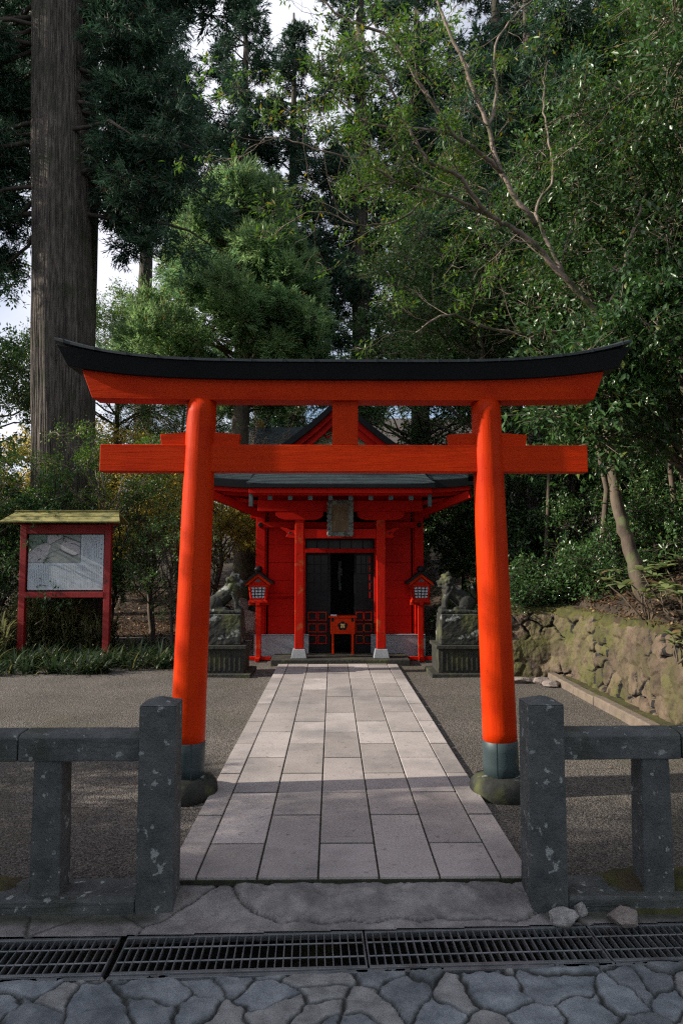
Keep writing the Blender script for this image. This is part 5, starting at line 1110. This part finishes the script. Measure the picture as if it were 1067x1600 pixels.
# ---------------- dark understory deep right and behind
for i, (x, y, m, s, rz, lb) in enumerate([(5.4, 16.8, SH, 1.2, 0, 'dark undergrowth shrub deep in the shade behind the right wall'), (3.0, 16.2, SH, 1.2, 2, 'dark shrub behind the right lion dog'),
    (7.6, 17.8, SH, 1.4, 4, 'dark shrub high in the shade of the slope'), (4.4, 20., SH2, 1.5, 1, 'pale shrub far behind the right lantern'), (2.4, 18.5, YT, .9, 3, 'sunlit shrub seen just right of the shrine wall'), (2.6, 14.2, SH, 1.0, 5, 'dark leafy shrub right behind the right corner of the shrine'), (3.6, 13.2, SH, .95, 2.8, 'dark shrub left of the shaded cedar trunk'), (4.9, 14.2, SH2, 1.1, 1.8, 'dark shrub right of the shaded cedar trunk'), (6.3, 14.4, SH, 1.15, .6, 'shrub on the shaded slope above the wall'), (4.9, 10.9, SH, .8, 1.6, 'dark shrub on the slope between the slim stems'), (6.0, 10.6, SH, .85, 3.3, 'dark shrub at the right edge above the litter slope'), (4.1, 11.8, SH, .8, 4.3, 'dark shrub behind the shaded corner of the right wall'), (3.75, 9.4, SHL, .9, .4, 'low dark shrub on the wall top left of the leaning trunk'), (4.6, 9.9, SHL, 1.1, 2.4, 'low dark shrub on the bank behind the leaning trunk'), (3.3, 10.5, SHL, 1.0, 4.4, 'low dark shrub over the shaded corner of the right wall'), (5.2, 9.2, SHL, 1.1, 1.4, 'low dark shrub at the right edge behind the broad leaved plant'), (2.4, 11.6, SHL, 1.1, 3., 'low dark shrub just right of the shrine behind the right lion dog'), (3.05, 10.2, SHL, .8, 1.9, 'small shrub added to darken the inner corner of the right wall'), (2.75, 10.3, SHL, .8, .2, 'small shrub added to darken the wall top behind the right lion dog pedestal'), (2.9, 12.4, SHL, 1.3, 5., 'low dark shrub on the bank between shrine and shaded cedar')]):  # the two small wall corner shrubs are added in place of deep shade
    plant('understory_shrub', m, x, y, lb, 'shrub', s, rz, 'undergrowth behind the right wall')
# ---------------- bare branched tree leaning over the gate from the right
def bare_tree():
    F = 1067.
    def at(px, py, Y):    # measured positions in the plane at distance Y
        t = math.atan(79 / F); u = (px - 533.5) / F; v = (800 - py) / F; fy = math.cos(t) - v * math.sin(t); z = math.sin(t) + v * math.cos(t); yw = R(YAW)
        X = u * math.cos(yw) + fy * math.sin(yw); Yy = -u * math.sin(yw) + fy * math.cos(yw); k = Y / Yy; return Vector((-.082 + X * k, Y, EYE + z * k))
    paths = [
        ([(1012, 950, 8.4), (1000, 915, 8.45), (983, 860, 8.5), (966, 790, 8.6), (952, 700, 8.7), (945, 600, 8.8), (943, 500, 8.9)], .105, .045),
        ([(943, 500, 8.9), (883, 435, 8.8), (833, 380, 8.7), (793, 352, 8.6), (768, 340, 8.5), (733, 320, 8.4), (678, 300, 8.2), (620, 285, 8.0), (560, 290, 7.8)], .042, .009),
        ([(838, 352, 8.7), (783, 270, 8.7), (763, 200, 8.7), (733, 120, 8.7), (703, 55, 8.7), (683, 0, 8.7), (660, -60, 8.7)], .036, .016),
        ([(783, 270, 8.7), (748, 235, 8.5), (708, 210, 8.3), (658, 135, 8.1), (608, 60, 7.9), (533, 25, 7.7), (480, -30, 7.6)], .034, .010),
        ([(768, 340, 8.5), (733, 300, 8.3), (718, 275, 8.2), (678, 257, 8.1), (648, 220, 8.0), (623, 165, 7.9), (593, 100, 7.8), (560, 50, 7.7)], .032, .009),
        ([(763, 200, 8.7), (775, 150, 8.8), (773, 75, 8.9), (800, 30, 9.), (830, 0, 9.1)], .024, .008),
        ([(883, 435, 8.8), (838, 335, 9.0), (863, 280, 9.1), (858, 225, 9.2), (848, 165, 9.3), (850, 110, 9.4)], .026, .008),
        ([(943, 500, 8.9), (973, 430, 8.9), (985, 370, 8.9), (1010, 300, 8.9)], .045, .014),
        ([(943, 500, 8.9), (853, 520, 8.5), (773, 515, 8.2), (700, 490, 8.0), (650, 520, 7.8)], .026, .008),
        ([(708, 210, 8.3), (640, 200, 8.1), (570, 190, 7.9), (520, 150, 7.8), (480, 160, 7.7)], .016, .006),
        ([(620, 285, 8.), (560, 250, 7.9), (500, 235, 7.8), (440, 215, 7.8), (400, 225, 7.7)], .014, .005),
        ([(678, 300, 8.2), (620, 345, 8.1), (560, 350, 8.), (500, 330, 8.), (450, 345, 8.)], .014, .005)]
    base = at(1012, 950, 8.4); t = thing('leaning_tree', 'tree leaning left from the wall top, with bare pale forking branches over the gate', 'tree', base)
    rng = np.random.default_rng(55); mb = MB(); tipsA = []
    for pi, (pp, r0, r1) in enumerate(paths):
        pts = [at(*p) - base for p in pp]; sm = []
        for i in range(len(pts) - 1):
            p0, p1, p2, p3 = pts[max(i - 1, 0)], pts[i], pts[i + 1], pts[min(i + 2, len(pts) - 1)]
            for k in range(6):
                s = k / 6; sm.append(.5 * ((2 * p1) + (p2 - p0) * s + (2 * p0 - 5 * p1 + 4 * p2 - p3) * s * s + (3 * p1 - p0 - 3 * p2 + p3) * s ** 3))
        sm.append(pts[-1]); n = len(sm); sm = [p + Vector(rng.normal(size=3)) * .008 for p in sm]
        if pi == 0: sm.insert(0, sm[0] + Vector((.03, 0, -.5))); n += 1
        mb.m = 1 if pi == 0 else 0; mb.tube(sm, [r0 + (r1 - r0) * i / (n - 1) for i in range(n)], 14 if pi == 0 else 8); mb.m = 0
        if pi == 0: continue
        def grow(p, d, L, r, lev):
            q = [p]; dd = d.copy()
            for k in range(6): dd = (dd + Vector(rng.normal(size=3)) * .22).normalized(); q.append(q[-1] + dd * L / 6)
            mb.tube(q, [r * (1 - .75 * k / 6) for k in range(7)], 4, cap=False); tipsA.append(q[-1]); tipsA.append(q[3])
            if lev > 0:
                for k in (2, 3, 4, 5):
                    if rng.random() < .8: grow(q[k], (dd + Vector(rng.normal(size=3)) * .75).normalized(), L * rng.uniform(.4, .7), r * .5, lev - 1)
        for k in range(6, n, 3):
            d = (sm[k] - sm[k - 1]).normalized(); o = (d * .5 + Vector(rng.normal(size=3)) * .8 + Vector((-.2, 0, .25))).normalized(); grow(sm[k], o, rng.uniform(.5, 1.3), max(.005, (r0 + (r1 - r0) * k / n) * .32), 2 if rng.random() < .6 else 1)
    me = mesh_of(mb, 'trunk', 'barkp'); me.materials.append(M['bark']); me.polygons.foreach_set('material_index', mb.mi); o = bpy.data.objects.new('trunk', me); C.objects.link(o); o.parent = t
    tips = np.array([tuple(p) for p in tipsA]); wld = tips + np.array(base); keep = (rng.random(len(tips)) < np.where(wld[:, 0] < 1.6, .26, .08)); tips = tips[keep]
    lob = np.concatenate([tips, rng.uniform(.12, .26, (len(tips), 1))], 1); cm = crown_mesh('crown', 56, lob, 4, 6, .080, .024, k_dir=.6, k_rnd=.5, up=.9, droop=.1, flat=.6, a0=.2, twr=.002, twfrac=1.)
    cm.materials.append(M['leafy']); cm.materials.append(M['barkp']); o = bpy.data.objects.new('crown', cm); C.objects.link(o); o.parent = t
bare_tree()
# slim stems on the slope
rng_ = np.random.default_rng(61)
for i, (x, y, h, r, lx, lb) in enumerate([(3.95, 9.9, 5, .05, -.2, 'slim pale stem just left of the leaning trunk'), (4.75, 9.4, 5, .045, -.25, 'slim brown stem right of the leaning trunk'), (5.35, 9.6, 5, .04, -.3, 'thin stem near the right picture edge'),
    (4.5, 12.6, 6, .06, -.3, 'dark thin trunk in the shade behind the wall'), (5.3, 13.4, 6, .07, .2, 'dark thin trunk farther up the shaded slope'), (3.5, 11.4, 5, .04, .25, 'thin dark stem near the shaded corner of the wall'), (6.2, 11.9, 6, .06, -.2, 'thin trunk on the slope under the glossy tree')]):
    m = MB(); pts = [Vector((lx * (k / 8) ** 1.2 + rng_.normal() * .03, rng_.normal() * .03, -.4 + h * k / 8)) for k in range(9)]; m.tube(pts, [r * (1 - .5 * k / 8) for k in range(9)], 8)
    for k in (4, 5, 6, 7): limb(m, pts[k], pts[k] + Vector((rng_.normal() * .7, rng_.normal() * .7, .6)), r * .3, .006, rng_)
    lob = np.array([(*(p + Vector(rng_.normal(size=3) * .35)), .5) for p in pts[5:] for _ in range(3)]); cm = crown_mesh('crown', 600 + i, lob, 14, 9, .09, .04); cm.materials.append(M['leafd']); cm.materials.append(M['bark'])
    plant('slim_tree', (mesh_of(m, 'trunk', 'bark'), cm), x, y, lb, 'tree', group='slim trees on the right slope')
# dry pale twiggy bush seen between the two beams, left
def twig_bush():
    rng = np.random.default_rng(71); A, B = [], []
    def grow(p, d, L, r, lev):
        for k in range(5):
            q = p + d * L / 5; A.append((p, q, r)); p = q; d = d + rng.normal(size=3) * .22; d /= np.linalg.norm(d)
            if lev > 0 and rng.random() < .75: e = d + rng.normal(size=3) * .7; grow(p, e / np.linalg.norm(e), L * rng.uniform(.5, .8), r * .62, lev - 1)
    for i in range(16): d = rng.normal(size=3) * [.8, .6, .25] + [0.1, 0, .9]; grow(np.array([rng.normal() * .5, rng.normal() * .3, 0.]), d / np.linalg.norm(d), rng.uniform(1.6, 3.), .030, 3)
    P = np.array([a for a, b, r in A]); Q = np.array([b for a, b, r in A]); r = np.array([c for a, b, c in A])[:, None]; V, Fc = twiggeo(P, Q, r)
    me = npmesh('dry_bush', V, Fc); o = link('dry_bush', me, 'twigp'); o.location = (-3.1, 20.4, 2.4); tag(o, 'pale leafless twiggy bush sunlit between the two gate beams, left of the roof', 'bush')
twig_bush()
# ---------------- large pale leaved plant on the wall top at right
def blades(P, az, L, Wd, lean, bend, nseg=4):
    """arching strips"""
    n = len(P); d = np.stack([np.cos(az), np.sin(az), np.zeros(n)], -1); s = np.stack([-np.sin(az), np.cos(az), np.zeros(n)], -1); V = []; ang = lean.copy(); p = P.copy()
    for k in range(nseg + 1):
        w = Wd * (math.sin(PI * (.12 + .88 * k / nseg)) ** .7 if k < nseg else .04); V += [p - s * w[:, None] / 2, p + s * w[:, None] / 2]
        p = p + (d * np.sin(ang)[:, None] + np.array([0, 0, 1]) * np.cos(ang)[:, None]) * (L / nseg)[:, None]; ang = ang + bend / nseg
    V = np.stack(V, 1).reshape(-1, 3); b = np.arange(n)[:, None] * (2 * (nseg + 1)); F = np.concatenate([b + [2 * k, 2 * k + 1, 2 * k + 3, 2 * k + 2] for k in range(nseg)], 1).reshape(-1, 4); return V, F
def bigleaf_plant(x, y, z, seed, n, label, L=.2, sc=1.):
    rng = np.random.default_rng(seed); t = thing('broad_leaf_plant', label, 'plant', (x, y, z), group='pale leaved plants on the right wall'); m = MB(); Ps, Az, Ln, Le = [], [], [], []
    for i in range(n):
        e = Vector((rng.normal() * .30, rng.normal() * .25, rng.uniform(.12, .75))) * sc; limb(m, (0, 0, -.1), e, .012, .006, rng, n=4, sides=5)
        for k in range(9): Ps.append(tuple(e)); Az.append(2 * PI * k / 9 + rng.normal() * .2); Ln.append(L * rng.uniform(.7, 1.15)); Le.append(rng.uniform(.9, 1.4))
    n_ = len(Ps); V, F = blades(np.array(Ps), np.array(Az), np.array(Ln), np.array(Ln) * .30, np.array(Le), np.full(n_, .75), 5); rv = np.repeat(np.where(rng.random(n_) < .06, 1., rng.random(n_) * .84), 5)
    me = npmesh('leaves', V, F, rnd=rv, smooth=True); me.materials.append(M['bigleaf']); o = bpy.data.objects.new('foliage', me); C.objects.link(o); o.parent = t
    o = bpy.data.objects.new('stem', mesh_of(m, 'stem', 'bark')); C.objects.link(o); o.parent = t
bigleaf_plant(3.58, 7.05, 1.0, 1, 12, 'big pale leaved plant on the wall top at the right edge', L=.26)
bigleaf_plant(3.42, 7.6, 1.0, 2, 5, 'smaller pale leaved plant in front of the leaning trunk', L=.20, sc=.7)
bigleaf_plant(3.20, 6.55, .74, 3, 3, 'tuft of pale narrow leaves growing out of the wall face at the right edge', L=.17, sc=.35)
# ---------------- low plants by the sign
def ground_cover(name, seed, n, box, h, wd, mat, lean=(.2, 1.1), bend=(.6, 1.6), edge=None, label=None, zfun=None, clump=.35):
    rng = np.random.default_rng(seed); nc = max(1, n // 26); cx = rng.uniform(box[0], box[1], nc); cyy = rng.uniform(box[2], box[3], nc); k = rng.integers(0, nc, n)
    P = np.stack([cx[k] + rng.normal(size=n) * .035, cyy[k] + rng.normal(size=n) * .035, np.zeros(n)], -1); hs = (.6 + .6 * rng.random(nc))[k]
    if zfun is not None: P[:, 2] = zfun(P[:, 0], P[:, 1])
    if edge is not None: kp = edge(P[:, 0], P[:, 1]); P, hs = P[kp], hs[kp]
    n = len(P); L = h * hs * rng.uniform(.6, 1.2, n); V, F = blades(P, rng.uniform(0, 2 * PI, n), L, wd * rng.uniform(.7, 1.3, n), rng.uniform(*lean, n), rng.uniform(*bend, n), 4)
    rv = np.repeat(np.where(rng.random(n) < .05, 1., rng.random(n) * .84), 4); me = npmesh(name, V, F, rnd=rv, smooth=True); return tag(link(name, me, mat), label, kind='stuff')
edge = lambda x, y: y > 9.75 + .30 * vnoise(x * 1.7, x * 0 + 3, 5) + .9 * sst(x, -3.6, -1.9)
ground_cover('ground_cover', 400, 14000, (-9.5, -2.2, 9.6, 12.2), .40, .022, 'grass', edge=edge, zfun=lambda x, y: terr(x, y) + .02)
ground_cover('bamboo_grass', 401, 5200, (-6.2, -4.0, 11.75, 12.5), .34, .026, 'sasa', lean=(.3, 1.4), bend=(.3, 1.2), zfun=lambda x, y: .05 + .95 * np.random.default_rng(9).random(len(x)) * sst(x, -6.3, -5.4) * (1 - .55 * sst(x, -4.9, -4.1)))
ground_cover('bamboo_grass', 402, 3600, (-8.2, -5.3, 11.0, 12.0), .34, .024, 'sasa', lean=(.3, 1.4), bend=(.3, 1.2), zfun=lambda x, y: .02 + .55 * np.random.default_rng(10).random(len(x)))
# stalks that carry the bamboo grass
def litter(name, seed, n, box, zf, s=.035, mat='litter', dens=None):
    rng = np.random.default_rng(seed); x = rng.uniform(box[0], box[1], n); y = rng.uniform(box[2], box[3], n)
    if dens is not None: kp = dens(x, y, rng); x, y = x[kp], y[kp]
    n = len(x); P = np.stack([x, y, zf(x, y) + .006], -1); D = rng.normal(size=(n, 3)) * [1, 1, .35]; N = np.array([0, 0, 1.]) + rng.normal(size=(n, 3)) * .35
    V, F = leafgeo(P, D, N, s * rng.uniform(.6, 1.5, n), s * .5 * rng.uniform(.7, 1.3, n)); me = npmesh(name, V, F, rnd=np.repeat(rng.random(n), 2)); return tag(link(name, me, mat), kind='stuff')
litter('leaf_litter', 501, 60000, (3.35, 11, 4, 19), lambda x, y: terr(x, y) + .008, s=.06)
litter('leaf_litter', 502, 16000, (2.0, 3.4, 10.1, 14), lambda x, y: terr(x, y) + .008, s=.055)
litter('leaf_litter', 503, 30000, (-9, -1.6, 12, 24), lambda x, y: terr(x, y) + .008, s=.07)
litter('fallen_leaves', 504, 700, (-6.5, 2.9, 3.7, 9.7), lambda x, y: 0 * x + .004, s=.022, dens=lambda x, y, r: (np.abs(x) > .95) & (r.random(len(x)) < .3))
litter('wall_litter', 505, 900, (3.22, 3.6, 4.5, 9.3), lambda x, y: 0 * x + .975, s=.04, dens=lambda x, y, r: r.random(len(x)) < .7)
# ---------------- unseen trees round the lane; the left ones, and the added shrubs, shade the foreground
for x, y, m, s, rz, lb in [(-7.6, 2.0, B1, .94, .2, 'evergreen tree beyond the left picture edge, shading the fence'), (-8.4, -.9, B3, .95, 2.2, 'evergreen tree beyond the left edge, shading the stone lane'), (-7.9, -4.0, B1, .95, 3.9, 'evergreen tree left of the lane, behind the viewer'),
    (-9.9, .6, B3, 1.0, 1.0, 'unseen evergreen tree at the far left, added to deepen the shade beside the lane'), (-5.2, 3.1, SH, .68, 1.0, 'unseen low shrub added to shade the left gravel, nearest the lane'), (-5.25, 4.1, SH, .70, 2.6, 'second unseen shrub from the lane, added to shade the left gravel'), (-5.2, 5.0, SH, .68, 4.2, 'third unseen shrub from the lane, added to shade the left gravel'), (-5.2, 5.8, SH, .66, 5.6, 'unseen shrub farthest from the lane, added to shade the left gravel'),  # far tree and low shrubs are added, out of view, to shade the gravel
    (-6.1, 2.9, SH, 1.3, 2.0, 'unseen low evergreen beside the fence, added to shade the near gravel'), (-6.4, 1.2, SH, 1.4, 4.0, 'unseen low evergreen beside the lane, added to shade the foreground'),  # both added out of view to thicken the shade near the fence
    (-4.5, -6.5, B3, 1.3, 1.9, 'evergreen tree behind the viewer to the left'), (-.5, -7.5, B2, 1.35, 2.9, 'evergreen tree straight behind the viewer'), (3.8, -6.8, B1, 1.5, 4.9, 'evergreen tree behind the viewer to the right'), (7.2, -3.5, B3, 1.5, .9, 'evergreen tree right of the lane, behind the viewer'), (8.5, 1.2, B2, 1.3, 5.9, 'evergreen tree right of the lane beyond the right picture edge'), (8.0, 5.0, B3, 1.1, 3.1, 'evergreen tree on the slope beyond the right picture edge')]:
    plant('evergreen_tree' if m is not SH else 'shrub', m, x, y, lb, 'tree' if m is not SH else 'shrub', sc=s, rz=rz, group='evergreen trees round the lane' if m is not SH else 'unseen shrubs added to shade the foreground', z=-.1)
